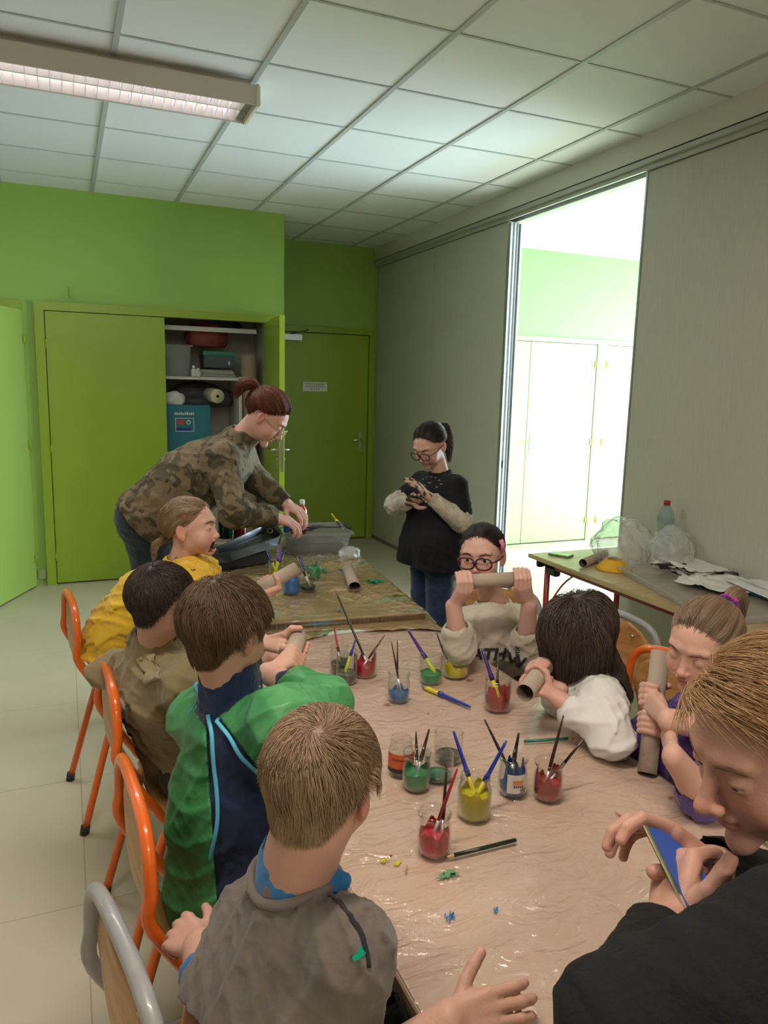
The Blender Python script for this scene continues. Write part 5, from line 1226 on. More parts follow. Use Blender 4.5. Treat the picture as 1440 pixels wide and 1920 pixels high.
# ---------- boy in the grey T-shirt, nearest at left
H = Head(at(603,1474,1.05), 47, 16, 0, .90, neck=at(556,1636,1.072), nr=.055)
P = Person('boy with short blond hair in a grey T-shirt over blue, seen from behind', 'person', H, SK)
nb = at(556,1636,1.072); shL = at(474,1725,1.14); shR = at(655,1775,.985); pel = V3(.17,.90,.50)
wr = onz(842,1918,.745); hd = nv(onz(1000,1890,.745)-wr); elR = ik(shR, wr, .20, .19, (-.1,-.2,-1))
P.arm(shR, elR, wr, (.034,.031,.023), hd, (0,.75,-.65), 'R', .80, curl=(14,22,18), spread=.5, thumb=((.80,.50,.1),(.75,.65,-.05),(.7,.7,-.1)))
wl = at(372,1772,1.20); hl = nv(at(322,1738,1.26)-wl); elL = ik(shL, wl, .19, .18, (-.5,.2,-.7))
P.arm(shL, elL, wl, (.034,.031,.023), hl, (.25,.55,-.8), 'L', .80, curl=(35,50,35), spread=.6)
b = Sdf(); torso(b, nb, pel, shL, shR, .038, .062, .07, .08, .08); P.raw(b, .012)
seated_lower(P, pel, 25, cloth('dark_trousers', '#23242a'), None)
def k1(o):
    make_hair(H, o, 'short', (.23,.14,.08), (.44,.31,.19), n=10000, length=.062, lift=.012, seed=11, key='boy', whorl=(.012,-.070,.090), rad=.00050, swirl=1.3, m=10, grav=.18, jit=.45, streak=.9, cap_t=.006)
    f = Sdf(); torso(f, nb, pel, shL, shR, .047, .078, .088, .095, .085); f.cap(shR, shR*.25+elR*.75, .056, .062, .04); f.cap(shL, shL*.25+elL*.75, .054, .058, .04)
    f.cap(nb+V3(0,0,-.035), nb+V3(0,0,-.005), .070, .058, .03)
    n = neckcut(f, H, nb, .064, .055)
    f.plane(shR*.28+elR*.72, elR-shR); 
    garment('t_shirt', f, .0045, cloth('grey_tee', '#6b625c', .9, '#5f5751', 9, .5, 26), o, folds(.0055, 26, 8))
    # neckline band and the black shoulder seams
    m = MB(); u = nv(np.cross(n, V3(1,0,0))); w = np.cross(n, u); c = nb+n*.006
    ring = []
    for k in range(36):
        a = 2*PI*k/36; q = c+(u*math.cos(a)+w*math.sin(a))*.058
        pass
        ring.append(q)
    ring = opening_ring(Sdf_copy(f), nb, n, .064, .002); m.tube(ring, .0070, 8, closed=True); m.build('neckband', cloth('grey_band', '#6f665f', .9), o)
    def seam(pts, r=.0028):
        q = np.array(bez(pts, 6)); 
        for _ in range(6): q = q-f.grad(q, .004)*(f.ev(q)-.0005)[:, None]
        mm = MB(); mm.tube(q, r, 6, flat=.6); mm.build('dark_seam', cloth('black_tape', '#1a191b', .8), o)
    seam([hit(f, *q, .8, 1.3) for q in ((618,1680),(637,1690),(652,1715),(676,1750),(690,1815))], .0042)
    g = Sdf(); g.cap(nb+V3(0,0,-.02), nb+n*.018, .062, .058, .01); g.cap(nb+n*(-.0), nb+n*.06, .050, .052, .004, 's'); g.cap(nb+n*.012+(nv(shR-nb))*.045+dirw(45)*.016, nb+n*.028+nv(shR-nb)*.074+dirw(45)*.028, .020, .017, .012); g.cap(nb+n*.028+nv(shR-nb)*.076+dirw(45)*.03, nb+n*.042+nv(shR-nb)*.088+dirw(45)*.032, .012, .010, .008)
    garment('blue_collar', g, .003, cloth('sky_blue', '#2a6fa8', .9), o, folds(.0012, 60, 3))
    s = Sdf(); s.cap(elL*.6+shL*.4, wl*.75+elL*.25, .040, .034, .02); garment('blue_sleeve', s, .005, cloth('sky_blue', '#2a6fa8', .9), o, folds(.002, 45, 3))
    s = Sdf(); s.cap(shR*.4+elR*.6, elR*.5+wr*.5, .045, .035, .02); garment('blue_sleeve', s, .005, cloth('sky_blue', '#2a6fa8', .9), o, folds(.002, 45, 3))
    q = at(632,1840,.88); q = q[None]
    for _ in range(8): q = q-f.grad(q, .004)*(f.ev(q)-.000)[:, None]
    nn = f.grad(q, .004)[0]; m = MB(); u = nv(np.cross(nn, V3(0,0,1))); w = np.cross(u, nn); rr = random.Random(2); pts = []
    for k in range(16): a = 2*PI*k/16; pts.append(q[0]+nn*.001+(u*math.cos(a)*.015+w*math.sin(a)*.006)*rr.uniform(.6, 1.2))
    vs = [m.bm.verts.new(p) for p in pts]; m.bm.faces.new(vs); m.build('paint_spot', mat('spot_green', (.0,.24,.13), .4), o)
P.kids.append(k1); P.finish()
# ---------- boy in the green plastic apron
hc = at(424,1186,1.47); nb = at(432,1298,1.50)
H = Head(hc, 36, 12, 0, .88, neck=nb, nr=.046)
P = Person('boy with thick brown hair in a translucent green apron tied over navy', 'person', H, SK)
shL = at(372,1345,1.62); shR = at(528,1352,1.40); pel = V3(.27,1.40,.50)
tA, tB = at(538,1262,1.66), at(561,1196,1.74)      # his tube
wr = at(500,1262,1.66); elR = ik(shR, wr, .19, .17, (1,-.6,-.3)); tax = nv(at(560,1192,1.78)-at(534,1268,1.68)); tg = at(534,1268,1.68); grip_arm(P, shR, elR, wr, (.031,.029,.022), tg+tax*.035, tax, V3(-.39,-.92,-.2), V3(.92,-.39,0), .0205, .76)
wl = at(452,1200,1.78); elL = ik(shL, wl, .20, .18, (-.2,.4,-1)); wl = at(488,1205,1.82); grip_arm(P, shL, elL, wl, (.031,.029,.022), tg+tax*.095, tax, V3(-.5,.8,.1), V3(.8,.5,0), .0205, .76)
b = Sdf(); torso(b, nb, pel, shL, shR, .038, .060, .07, .08, .08); P.raw(b, .012)
seated_lower(P, pel, 10, cloth('navy_trousers', '#1a2030'), None)
def k2(o):
    make_hair(H, o, 'short', (.055,.030,.018), (.19,.115,.06), n=9000, length=.080, lift=.016, seed=12, key='boy', whorl=(-.005,-.055,.105), rad=.00058, swirl=.7, grav=.45, jit=.4, streak=.8, cap_t=.010, m=11)
    f = Sdf(); torso(f, nb, pel, shL, shR, .048, .078, .086, .094, .085); f.cap(shR, elR, .048, .042, .03); f.cap(elR, elR*.4+wr*.6, .042, .036, .02); f.cap(shL, elL, .048, .040, .03); f.cap(elL, elL*.3+wl*.7, .040, .034, .02)
    f.cap(nb+V3(0,0,-.04), nb+V3(0,0,.020), .068, .058, .02); neckcut(f, H, nb, .047, .03)
    garment('navy_hoodie', f, .006, cloth('navy', '#16284a', .9, None, 8, .4), o, folds(.004, 24, 21))
    g = Sdf(); n = nv(hc-nb+V3(0,0,.05)); g.cap(nb-n*.01, nb+n*.040, .066, .060, .01); g.cap(nb, nb+n*.09, .049, .052, .004, 's'); garment('hood_collar', g, .004, cloth('navy2', '#1b2f55', .9), o, folds(.003, 40, 5))
    # apron: thin film standing off the hoodie, open at the back
    a = Sdf(); torso(a, nb, pel, shL, shR, .056, .088, .094, .102, .085); a.cap(shR, elR, .060, .056, .04); a.cap(elR, elR*.55+wr*.45, .056, .050, .02); a.cap(shL, elL, .060, .054, .04); pass
    neckcut(a, H, nb, .060, .0); bk = -dirw(10)
    # triangular gap down the back, between the two tape-edged flaps
    top = at(384,1312,1.44); d1 = at(412,1640,1.32); d2 = at(500,1480,1.30)
    A_, B_, C_ = at(384,1310,1.3), at(404,1640,1.2), at(502,1465,1.2); eye = V3(0,0,CAMZ)
    ctr = (nb+pel)/2; inw = nv(A_-eye)
    n1 = nv(np.cross(B_-A_, inw)); n2 = nv(np.cross(C_-A_, inw)); 
    def gap(X, Y, Z):
        x, y, z = X-A_[0], Y-A_[1], Z-A_[2]; e1 = x*n1[0]+y*n1[1]+z*n1[2]; e2 = x*n2[0]+y*n2[1]+z*n2[2]
        s1 = np.sign((C_-A_) @ n1); s2 = np.sign((B_-A_) @ n2); dd = (X-ctr[0])*inw[0]+(Y-ctr[1])*inw[1]
        return np.maximum(np.maximum(-e1*s1, -e2*s2), dd+.02)
    a.disp = folds(.0042, 19, 33); sm = Sdf(); sm.ops = list(a.ops)
    a.ops.append((gap, np.array((-.2,1.1,.3)), np.array((.75,1.9,1.3)), .003, 's'))
    APR = mat('green_apron_film', (.085,.34,.12), .42, col2=(.04,.22,.07), vscale=7, bump=.7, bscale=16, detail=8)
    garment('green_apron', a, .0048, APR, o)
    def tape(pts, r=.0042):
        q = np.array(bez([hit(sm, px, py, 1.1, 1.9) for px, py in pts], 8))
        for _ in range(8): q = q-sm.grad(q, .004)*(sm.ev(q)-.0055)[:, None]
        mm = MB(); mm.tube(q, r, 8, flat=.5); mm.build('blue_tape', mat('tape_blue', (.09,.42,.60), .5), o)
    tape([(384,1312),(400,1365),(408,1450),(410,1540),(398,1610)]); tape([(384,1312),(425,1370),(458,1420),(486,1450)]); tape([(366,1290),(374,1302),(384,1318)]); tape([(366,1292),(400,1280),(440,1264),(480,1256)])
    tape([(384,1314),(368,1328),(358,1345)], .0030)
P.kids.append(k2); P.finish()
cardtube('cardboard tube held near its top by the boy in the green apron', at(534,1268,1.68), at(560,1192,1.78), .0205)
# ---------- boy in the khaki shirt
hc = at(304,1133,1.88); nb = at(291,1212,1.93)
H = Head(hc, 38, 8, 0, .87, neck=nb, nr=.045)
P = Person('boy with short dark hair in a khaki shirt with shoulder tab and pocket flap', 'person', H, SK)
shL = at(232,1262,2.05); shR = at(352,1285,1.82); pel = V3(.29,2.03,.50)
wr = onz(430,1300,.72)+V3(.16,.25,.0); elR = ik(shR, wr, .20, .18, (0,-.5,-1)); P.arm(shR, elR, wr, (.038,.030,.022), (1,.2,0), (0,0,-1), 'R', .75, h=.0035)
wl = V3(.52,2.28,.735); elL = ik(shL, wl, .22, .2, (-.5,.5,-.6)); P.arm(shL, elL, wl, (.038,.030,.022), (1,-.2,0), (0,0,-1), 'L', .75, h=.0035)
b = Sdf(); torso(b, nb, pel, shL, shR, .038, .060, .07, .08, .08); P.raw(b, .012)
seated_lower(P, pel, 8, cloth('brown_trousers', '#3a342c'), None)
def k3(o):
    make_hair(H, o, 'short', (.022,.014,.011), (.085,.055,.038), n=6500, length=.040, lift=.010, seed=13, key='boy', whorl=(0,-.055,.105), rad=.00062, swirl=.8, grav=.3, jit=.6, streak=.8, cap_t=.006, m=8)
    f = Sdf(); torso(f, nb, pel, shL, shR, .060, .092, .098, .104, .085); f.cap(shR, elR, .066, .074, .04); f.cap(shL, at(188,1262,2.03), .05, .038, .03); f.cap(shL, elL, .05, .05, .03)
    f.cap(nb+V3(0,0,-.05), nb+V3(0,0,.004), .082, .064, .02); neckcut(f, H, nb, .049, .0)
    KH = cloth('khaki', '#8a7c5a', .9, '#7d7050', 6, .35)
    garment('khaki_shirt', f, .0055, KH, o, folds(.0075, 17, 40))
    n = nv(hc-nb+V3(0,0,.05)); g = Sdf(); g.cap(nb-n*.005, nb+n*.018, .064, .060, .01); g.cap(nb-n*.01, nb+n*.09, .050, .054, .004, 's'); garment('collar', g, .004, KH, o, folds(.003, 35, 4))
    def patch(name, pts, th, mt):
        bm = MB(); N = 12; uv = [(i/N, j/N) for i in range(N+1) for j in range(N+1)]; c4 = [np.array(p) for p in pts]
        G = np.array([(1-u)*(1-v)*c4[0]+u*(1-v)*c4[1]+u*v*c4[2]+(1-u)*v*c4[3] for u, v in uv])
        for _ in range(8): G = G-f.grad(G, .004)*(f.ev(G)-th)[:, None]
        B = G-f.grad(G, .004)*(th+.004); i = np.arange((N+1)**2).reshape(N+1, N+1); q = np.stack([i[:-1,:-1], i[1:,:-1], i[1:,1:], i[:-1,1:]], -1).reshape(-1, 4); M_ = (N+1)**2
        ed = np.concatenate([i[0,:], i[1:,-1], i[-1,-2::-1], i[-2:0:-1,0]]); e2 = np.roll(ed, -1); qq = np.concatenate([q, q[:, ::-1]+M_, np.stack([ed, e2, e2+M_, ed+M_], 1)])
        return link(name, mesh_np(name, np.concatenate([G, B]), qq), mt, o)
    K2 = cloth('khaki2', '#968867', .9)
    patch('shoulder_tab', [hit(f, *q, 1.5, 2.1) for q in ((258,1237),(288,1228),(300,1272),(277,1282))], .007, K2)
    patch('pocket_flap', [hit(f, *q, 1.5, 2.2) for q in ((198,1290),(248,1318),(240,1345),(210,1345))], .007, K2)
    m = MB(); q = hit(f,270,1236,1.5,2.1)[None]
    for _ in range(8): q = q-f.grad(q, .004)*(f.ev(q)-.007)[:, None]
    bmesh.ops.create_uvsphere(m.bm, u_segments=12, v_segments=8, radius=.006); m.build('button', K2, o).location = Vector(q[0])
P.kids.append(k3); P.finish()
# ---------- girl in the yellow smock
hc = at(358,992,2.55); nb = at(338,1058,2.58)
H = Head(hc, -27, -4, 4, .92, neck=nb, nr=.042, mouth=1.0, eyes='half')
P = Person('girl in a paint-stained yellow smock, mouth wide open, leaning on the table', 'person', H, (.60,.35,.27))
shL = at(378,1072,2.72); shR = at(356,1092,2.44); pel = at(232,1180,2.68)
wr = at(462,1122,2.36); wr[2] = max(wr[2], .765); elR = ik(shR, wr, .20, .17, (0,0,-1)); y0_, y1_ = at(484,1106,2.40), at(556,1066,2.46); yx = nv(y1_-y0_); grip_arm(P, shR, elR, wr, (.031,.028,.021), y0_+yx*.035, yx, V3(-.2,-.5,-1), V3(.39,.92,0), .0225, .78, thumb=(-30,-80,-120))
wl = at(440,1098,2.56); elL = ik(shL, wl, .19, .17, (0,0,-1)); P.arm(shL, elL, wl, (.031,.028,.021), (1,-.35,.05), (0,-.3,-1), 'L', .76, curl=(20,30,20), paint=((.03,.16,.26), .6, 4))
b = Sdf(); torso(b, nb, pel, shL, shR, .038, .058, .07, .08, .08); P.raw(b, .012)
def k4(o):
    make_hair(H, o, 'tied', (.16,.09,.045), (.42,.29,.17), n=5000, length=.12, lift=.012, seed=14, key='girl', gather=(0,-.104,-.035), rad=.0007, streak=.8, cap_t=.002, m=10)
    g = H.w(V3(0,-.108,-.038)[None])[0]; tail(o, [g, g+H.R.T @ V3(0,-.03,-.02), g+H.R.T @ V3(.01,-.035,-.07)], [.012,.016,.006], (.21,.125,.065), (.36,.24,.13), 350, 3)
    brows(H, o, (.16,.09,.05)); m = MB(); q = H.w(V3(.070,.02,.045)[None])[0]; q2 = H.w(V3(.074,-.01,.060)[None])[0]; m.tube([q, (q+q2)/2+nv(q-H.c)*.004, q2], .0045, 8); m.build('hair_clip', mat('clip_red', (.5,.04,.06), .3), o)
    f = Sdf(); torso(f, nb, pel, shL, shR, .056, .088, .10, .115, .085); f.cap(shR, shR*.25+elR*.75, .062, .058, .03); f.cap(shL, shL*.1+elL*.9, .060, .054, .03); dn = nv(pel-nb); f.cap(pel, pel+V3(-.06,-.02,-.14), .11, .12, .05)
    f.cap(nb+V3(0,0,-.04), nb+V3(0,0,.002), .068, .056, .02); neckcut(f, H, nb, .046, .004); f.plane(pel+V3(0,0,-.13), V3(-.3,-.2,-1)); hollow(f, shR, shR*.12+elR*.88, .046); hollow(f, shL, elL, .044)
    garment('yellow_smock', f, .0055, cloth('yellow', (.78,.50,.02), .6, (.66,.38,.015), 10, .5, 28, coat=.1), o, folds(.0075, 30, 51))
    for sh_, el_, wr_ in ((shR, elR, wr), (shL, elL, wl)):
        s = Sdf(); s.cap(sh_*.4+el_*.6, el_, .044, .040, .02); s.cap(el_, el_*.66+wr_*.34, .040, .034, .02); garment('black_sleeve', s, .0045, cloth('black', '#101114', .85), o, folds(.002, 50, 3))
        q = Sdf(); e = sh_*.18+el_*.82; d = nv(el_-sh_); q.cap(e, e+d*.012, .062, .058, .01); q.cap(e-d*.02, e+d*.04, .042, .042, .004, 's'); garment('gathered_cuff', q, .004, cloth('yellow2', (.74,.45,.02), .6), o, folds(.006, 75, 9))
    for (px, py, c, r) in ((297,1042,'#4f8a1c',.020),(330,1047,'#2f5a50',.008),(362,1068,'#3a4a3a',.008),(318,1085,'#a0742a',.009)): decal(o, f, px, py, 2.1, 3.0, blob(r, px), mat('spot_'+c, c, .5), 'paint_spot')
    g = Sdf()
    for q in (-1, 1): hp = pel+V3(0,q*.08,-.05); kn = V3(hp[0]+.13, hp[1], .53); g.cap(hp, kn, .085, .06, .03); g.cap(kn, V3(kn[0]-.20, kn[1], .50), .050, .042, .02)
    garment('trousers', g, .008, cloth('dark_trousers', '#23242a'), o)
P.kids.append(k4); P.finish()
cardtube('cardboard tube held slanting upward by the girl in the yellow smock', at(484,1106,2.40), at(556,1066,2.46), .0225)
cardtube('slightly squashed cardboard tube lying on the further brown table', loc2(0,0)*0+Vector(onz(665,1100,.772)), Vector(onz(655,1068,.772))+Vector((.0,.02,0)), .025, .8)
# ---------- seated girl with glasses
hc = at(903,1043,2.44); nb = at(926,1138,2.50)
H = Head(hc, 226, 2, -3, .90, neck=nb, nr=.042)
P = Person('girl with dark hair, pink hair clip and glasses looking over a cardboard tube', 'person', H, (.60,.36,.29))
shR = at(872,1172,2.46); shL = at(978,1168,2.55); pel = V3(1.50,2.30,.50)
wr = at(852,1128,2.27); elR = at(862,1218,2.29); elR[2] = max(elR[2], .742); gx = nv(at(984,1084,2.26)-at(862,1091,2.235)); g0_ = at(862,1091,2.235); wr = at(850,1135,2.25); grip_arm(P, shR, elR, wr, (.031,.029,.021), g0_+gx*.008, gx, V3(-.39,-.92,-.9), V3(-.2,-.4,1), .0215, .78, thumb=(-20,-60,-95), phi=(10,55,100,140))
wl = at(990,1128,2.30); elL = at(985,1232,2.36); elL[2] = max(elL[2], .742); wl = at(992,1132,2.28); grip_arm(P, shL, elL, wl, (.031,.029,.021), g0_+gx*.188, -gx, V3(-.39,-.92,-.9), V3(-.2,-.4,1), .0215, .78, thumb=(-20,-60,-95), phi=(10,55,100,140))
b = Sdf(); torso(b, nb, pel, shL, shR, .036, .056, .07, .08, .08); P.raw(b, .012)
seated_lower(P, pel, 200, cloth('jeans', '#2a3a55'), None)
def text_on(o, txt, f, p0, ux, uy, size, mt, name, off=.0015, shear=0, ext=0):
    cu = bpy.data.curves.new('lettering', 'FONT'); cu.body = txt; cu.size = 1; cu.offset = ext; cu.shear = shear; cu.resolution_u = 3; tmp = bpy.data.objects.new('lettering', cu); C.objects.link(tmp); bpy.context.view_layer.update()
    me = bpy.data.meshes.new_from_object(tmp.evaluated_get(bpy.context.evaluated_depsgraph_get())); C.objects.unlink(tmp); bpy.data.objects.remove(tmp)
    bm = bmesh.new(); bm.from_mesh(me); bmesh.ops.triangulate(bm, faces=bm.faces); 
    for _ in range(2): 
        lg = [e for e in bm.edges if e.calc_length() > .12]
        if lg: bmesh.ops.subdivide_edges(bm, edges=lg, cuts=1); bmesh.ops.triangulate(bm, faces=bm.faces)
    bm.to_mesh(me); bm.free()
    n = len(me.vertices); v = np.zeros(n*3); me.vertices.foreach_get('co', v); v = v.reshape(-1, 3); W_ = np.array(p0)+v[:, :1]*size*np.array(ux)+v[:, 1:2]*size*np.array(uy)
    vd = nv((np.array(p0)-V3(0,0,CAMZ))*V3(1,1,0)+V3(0,0,-.0)); W_ = W_-vd*.07
    for _ in range(50): W_ = W_+np.clip((f.ev(W_)-off)*.8, -.004, .02)[:, None]*vd
    me.vertices.foreach_set('co', W_.ravel()); me.update(); return link(name, me, mt, o)
def k5(o):
    dk, dk2 = (.018,.012,.012), (.06,.04,.034)
    make_hair(H, o, 'tied', dk, dk2, n=5000, length=.12, lift=.008, seed=15, key='girl', gather=(0,-.112,-.01), rad=.00075, cap_t=.002, m=10)
    g = H.w(V3(0,-.115,-.012)[None])[0]; tail(o, [g, g+H.R.T @ V3(0,-.03,-.02), g+H.R.T @ V3(.0,-.02,-.10)], [.012,.018,.006], dk, dk2, 350, 3)
    brows(H, o, (.03,.018,.014)); glasses(H, o, mat('glasses_plum', (.06,.012,.02), .25), .0285, .0205, .101, .0032, -.004)
    q1, q2 = H.w(V3(-.078,.030,.070)[None])[0], H.w(V3(-.083,.022,.028)[None])[0]; m = MB(); m.tube([q1, (q1+q2)/2+nv(q1-H.c)*.005, q2], .0080, 8); m.build('hair_clip', mat('clip_pink', (.62,.22,.28), .35), o)
    f = Sdf(); torso(f, nb, pel, shL, shR, .050, .080, .088, .096, .085); f.ell(at(925,1198,2.47), (.125,.095,.125), .05)
    for sh_, el_, wr_ in ((shR, elR, wr), (shL, elL, wl)): f.cap(sh_, el_, .054, .046, .03); f.cap(el_, el_*.62+wr_*.38, .050, .048, .02)
    f.cap(nb+V3(0,0,-.04), nb, .070, .058, .02); neckcut(f, H, nb, .049, .004)
    for sh_, el_, wr_ in ((shR, elR, wr), (shL, elL, wl)): hollow(f, el_, el_*.62+wr_*.38, .036)
    WS = cloth('cream_top', '#bdb5a4', .9, '#aaa392', 10, .3)
    garment('sweatshirt', f, .0048, WS, o, folds(.0032, 26, 60))
    INK = mat('print_black', (.02,.02,.022), .7)
    a0, b0 = hit(f,895,1220,2.33,2.9), hit(f,950,1220,2.33,2.9); ux = nv(b0-a0); uy = nv(at(920,1190,2.3)-at(920,1230,2.3))
    text_on(o, 'ATHW', f, hit(f,882,1233,2.33,2.9), ux*1.0, uy, .056, INK, 'chest_print', off=.003, ext=.035, shear=.2)
    text_on(o, 'athletic', f, hit(f,974,1252,2.33,2.9), uy, -ux, .026, INK, 'side_print', ext=.02)
    q = Sdf(); c0 = shL*.55+elL*.45+nv(at(960,1160,2.3)-at(985,1160,2.3))*.045; 
    c0 = c0[None]
    for _ in range(8): c0 = c0-f.grad(c0, .004)*(f.ev(c0)+.002)[:, None]
    q.ell(c0[0], (.020,.020,.034), 0); garment('dark_patch', q, .003, cloth('black', '#101114', .85), o)
P.kids.append(k5); P.finish()
cardtube('cardboard tube held level in front of the mouth of the girl with glasses', at(862,1091,2.235), at(984,1084,2.26), .0215)
# ---------- child with dark tousled hair in white, leaning on the table
hc = at(1083,1192,2.0); nb = at(1128,1268,2.02)
H = Head(hc, 172, 22, 0, .90, neck=nb, nr=.042)
P = Person('child with dark shoulder-length hair in a white shirt slumped on the table', 'person', H, (.56,.32,.25))
shL = at(1128,1318,1.88); shR = at(1108,1280,2.12); pel = V3(1.42,1.84,.50)
tA, tB = at(984,1299,1.83), at(1028,1242,1.99)
wr = at(1052,1290,1.96); wr[2] = max(.75, wr[2]); elR = ik(shR, wr, .18, .17, (.2,.3,-1)); elR[2] = max(elR[2], .745); dx_ = nv(tB-tA); grip_arm(P, shR, elR, wr, (.031,.028,.021), tA+dx_*.115, dx_, V3(.5,.9,-.1), V3(-.9,.5,.2), .0225, .76)
wl = onz(1060,1330,.745)+V3(0,0,.0); elL = onz(1150,1385,.75); wl = at(1040,1305,1.88); grip_arm(P, shL, elL, wl, (.031,.029,.021), tA+dx_*.065, dx_, V3(.9,-.2,-.4), V3(.2,.9,-.2), .0225, .76)
b = Sdf(); torso(b, nb, pel, shL, shR, .036, .056, .07, .08, .08); P.raw(b, .012)
seated_lower(P, pel, 185, cloth('grey_trousers', '#3a3a40'), None)
def k6(o):
    f = Sdf(); torso(f, nb, pel, shL, shR, .056, .086, .092, .10, .085)
    for sh_, el_, wr_ in ((shR, elR, wr), (shL, elL, wl)): f.cap(sh_, el_, .060, .050, .03); f.cap(el_, el_*.35+wr_*.65, .050, .040, .02)
    f.cap(nb+V3(0,0,-.04), nb+V3(0,0,.003), .070, .060, .02); neckcut(f, H, nb, .046, .004); f.plane(V3(0,0,.704), V3(0,0,-1)) if False else None
    garment('white_shirt', f, .0048, cloth('white', '#a9a2a0', .85, '#98938f', 8, .35), o, folds(.007, 22, 77))
    make_hair(H, o, 'long', (.022,.016,.014), (.15,.095,.065), n=7500, length=.25, lift=.020, seed=16, key='full', whorl=(.0,-.03,.108), rad=.0008, swirl=.3, grav=.7, jit=.9, wav=1.1, cap_t=.006, m=17, body=f, streak=.75)
P.kids.append(k6); P.finish()
cardtube('cardboard tube resting its end on the table, at the face of the child in white', tA, tB, .0225)
# ---------- girl with the ponytail
hc = at(1318,1212,1.66); nb = at(1352,1305,1.70)
H = Head(hc, 196, 14, 6, .90, neck=nb, nr=.042, eyes='shut')
P = Person('girl with light brown ponytail in purple smock squinting past an upright tube', 'person', H, (.58,.34,.26))
shR = at(1300,1352,1.78); shL = at(1398,1390,1.60); pel = V3(1.34,1.40,.50)
tb0 = onz(1213,1450,.703); tb1 = at(1238,1222,dep(tb0)+.09)
ax = nv(tb1-tb0); g1 = tb0+ax*.110; g2 = tb0+ax*.175
wl = at(1262,1418,1.50); elL = onz(1318,1492,.745); grip_arm(P, shL, elL, wl, (.031,.030,.022), g1, ax, V3(.35,-.92,.1), V3(-.92,-.3,.1), .0215, .84, thumb=(-40,-85,-120))
wr = at(1252,1350,1.62); elR = ik(shR, wr, .18, .17, (1,.5,-.4)); grip_arm(P, shR, elR, wr, (.031,.030,.022), g2, ax, V3(.55,.80,0), V3(-.80,.50,0), .0215, .84, phi=(40,85,130,170), thumb=(-10,-45,-80))
b = Sdf(); torso(b, nb, pel, shL, shR, .036, .056, .07, .08, .08); P.raw(b, .012)
seated_lower(P, pel, 180, cloth('navy_trousers', '#1a2030'), None)
def k7(o):
    c1, c2 = (.17,.105,.062), (.34,.235,.15)
    make_hair(H, o, 'tied', c1, c2, n=6000, length=.12, lift=.008, seed=17, key='girl', gather=(0,-.100,.062), rad=.00062, cap_t=.002, m=10, streak=.85)
    g = H.w(V3(0,-.105,.066)[None])[0]; tail(o, [g, g+H.R.T @ V3(.0,-.035,.018), g+H.R.T @ V3(-.0,-.062,-.02), g+H.R.T @ V3(-.0,-.06,-.09)], [.012,.020,.022,.012], c1, c2, 900, 3)
    brows(H, o, (.16,.09,.05)); m = MB(); rr = random.Random(3); u = H.R[0]; w = H.R[2]; d = -H.R[1]
    for k in range(18):
        a = 2*PI*k/18; q = g+d*.006+(u*math.cos(a)+w*math.sin(a))*.021; bmesh.ops.create_icosphere(m.bm, subdivisions=1, radius=.0080*rr.uniform(.8, 1.4), matrix=Matrix.Translation(Vector(q)))
    m.build('scrunchie', mat('scrunchie', (.55,.05,.13), .5, col2='#5a2a80', vscale=60, bump=.5), o)
    f = Sdf(); torso(f, nb, pel, shL, shR, .054, .082, .09, .098, .085)
    for sh_, el_ in ((shR, elR), (shL, elL)): f.cap(sh_, el_, .058, .050, .03)
    f.cap(elL, elL*.75+wl*.25, .048, .042, .02); f.cap(elR, elR*.6+wr*.4, .048, .042, .02)
    f.cap(nb+V3(0,0,-.04), nb, .070, .060, .02); neckcut(f, H, nb, .047, .004); hollow(f, elL, elL*.70+wl*.30, .036)
    garment('purple_smock', f, .0048, cloth('purple', (.085,.035,.24), .55, (.05,.025,.13), 8, .5, 30, coat=.15), o, folds(.0065, 28, 88))
P.kids.append(k7); P.finish()
cardtube('cardboard tube held upright on the table by the girl with the ponytail', tb0, tb1, .0215)
# ---------- standing girl in the black tunic
hc = at(806,836,3.52); nb = at(826,890,3.58)
H = Head(hc, 208, 30, 0, .90, neck=nb, nr=.042, eyes='down')
P = Person('standing girl with glasses in a long black tunic looking at painted hands', 'person', H, (.60,.36,.28))
shR = at(793,905,3.68); shL = at(853,915,3.46); pel = at(812,1020,3.56)
wl = at(806,932,3.36); elL = at(866,978,3.40); wr = at(766,944,3.46); elR = ik(shR, wr, .19, .16, (-.8,.3,-.6))
PB = (.03,.05,.045); P.arm(shL, elL, wl, (.031,.029,.021), at(782,908,3.34)-wl, dirw(150,-.2), 'L', .80, curl=(10,18,12), paint=(PB, .4, 3), h=.0035)
P.arm(shR, elR, wr, (.031,.029,.021), at(792,925,3.38)-wr, dirw(-80,.5), 'R', .80, curl=(20,25,20), paint=(PB, .2, 5), h=.0035)
b = Sdf(); torso(b, nb, pel, shL, shR, .036, .056, .06, .07, .07); sd = nv(shL-shR); lg = Sdf()
for q, dz in ((-1, 0), (1, 0)):
    hp = pel+sd*q*.065; kn = V3(hp[0], hp[1], .38); an = V3(hp[0], hp[1], .08); b.cap(hp, kn, .066, .045, .03); b.cap(kn, an, .045, .032, .02); lg.cap(hp, kn, .074, .056, .03); lg.cap(kn, an, .056, .050, .02)
P.raw(b, .012)
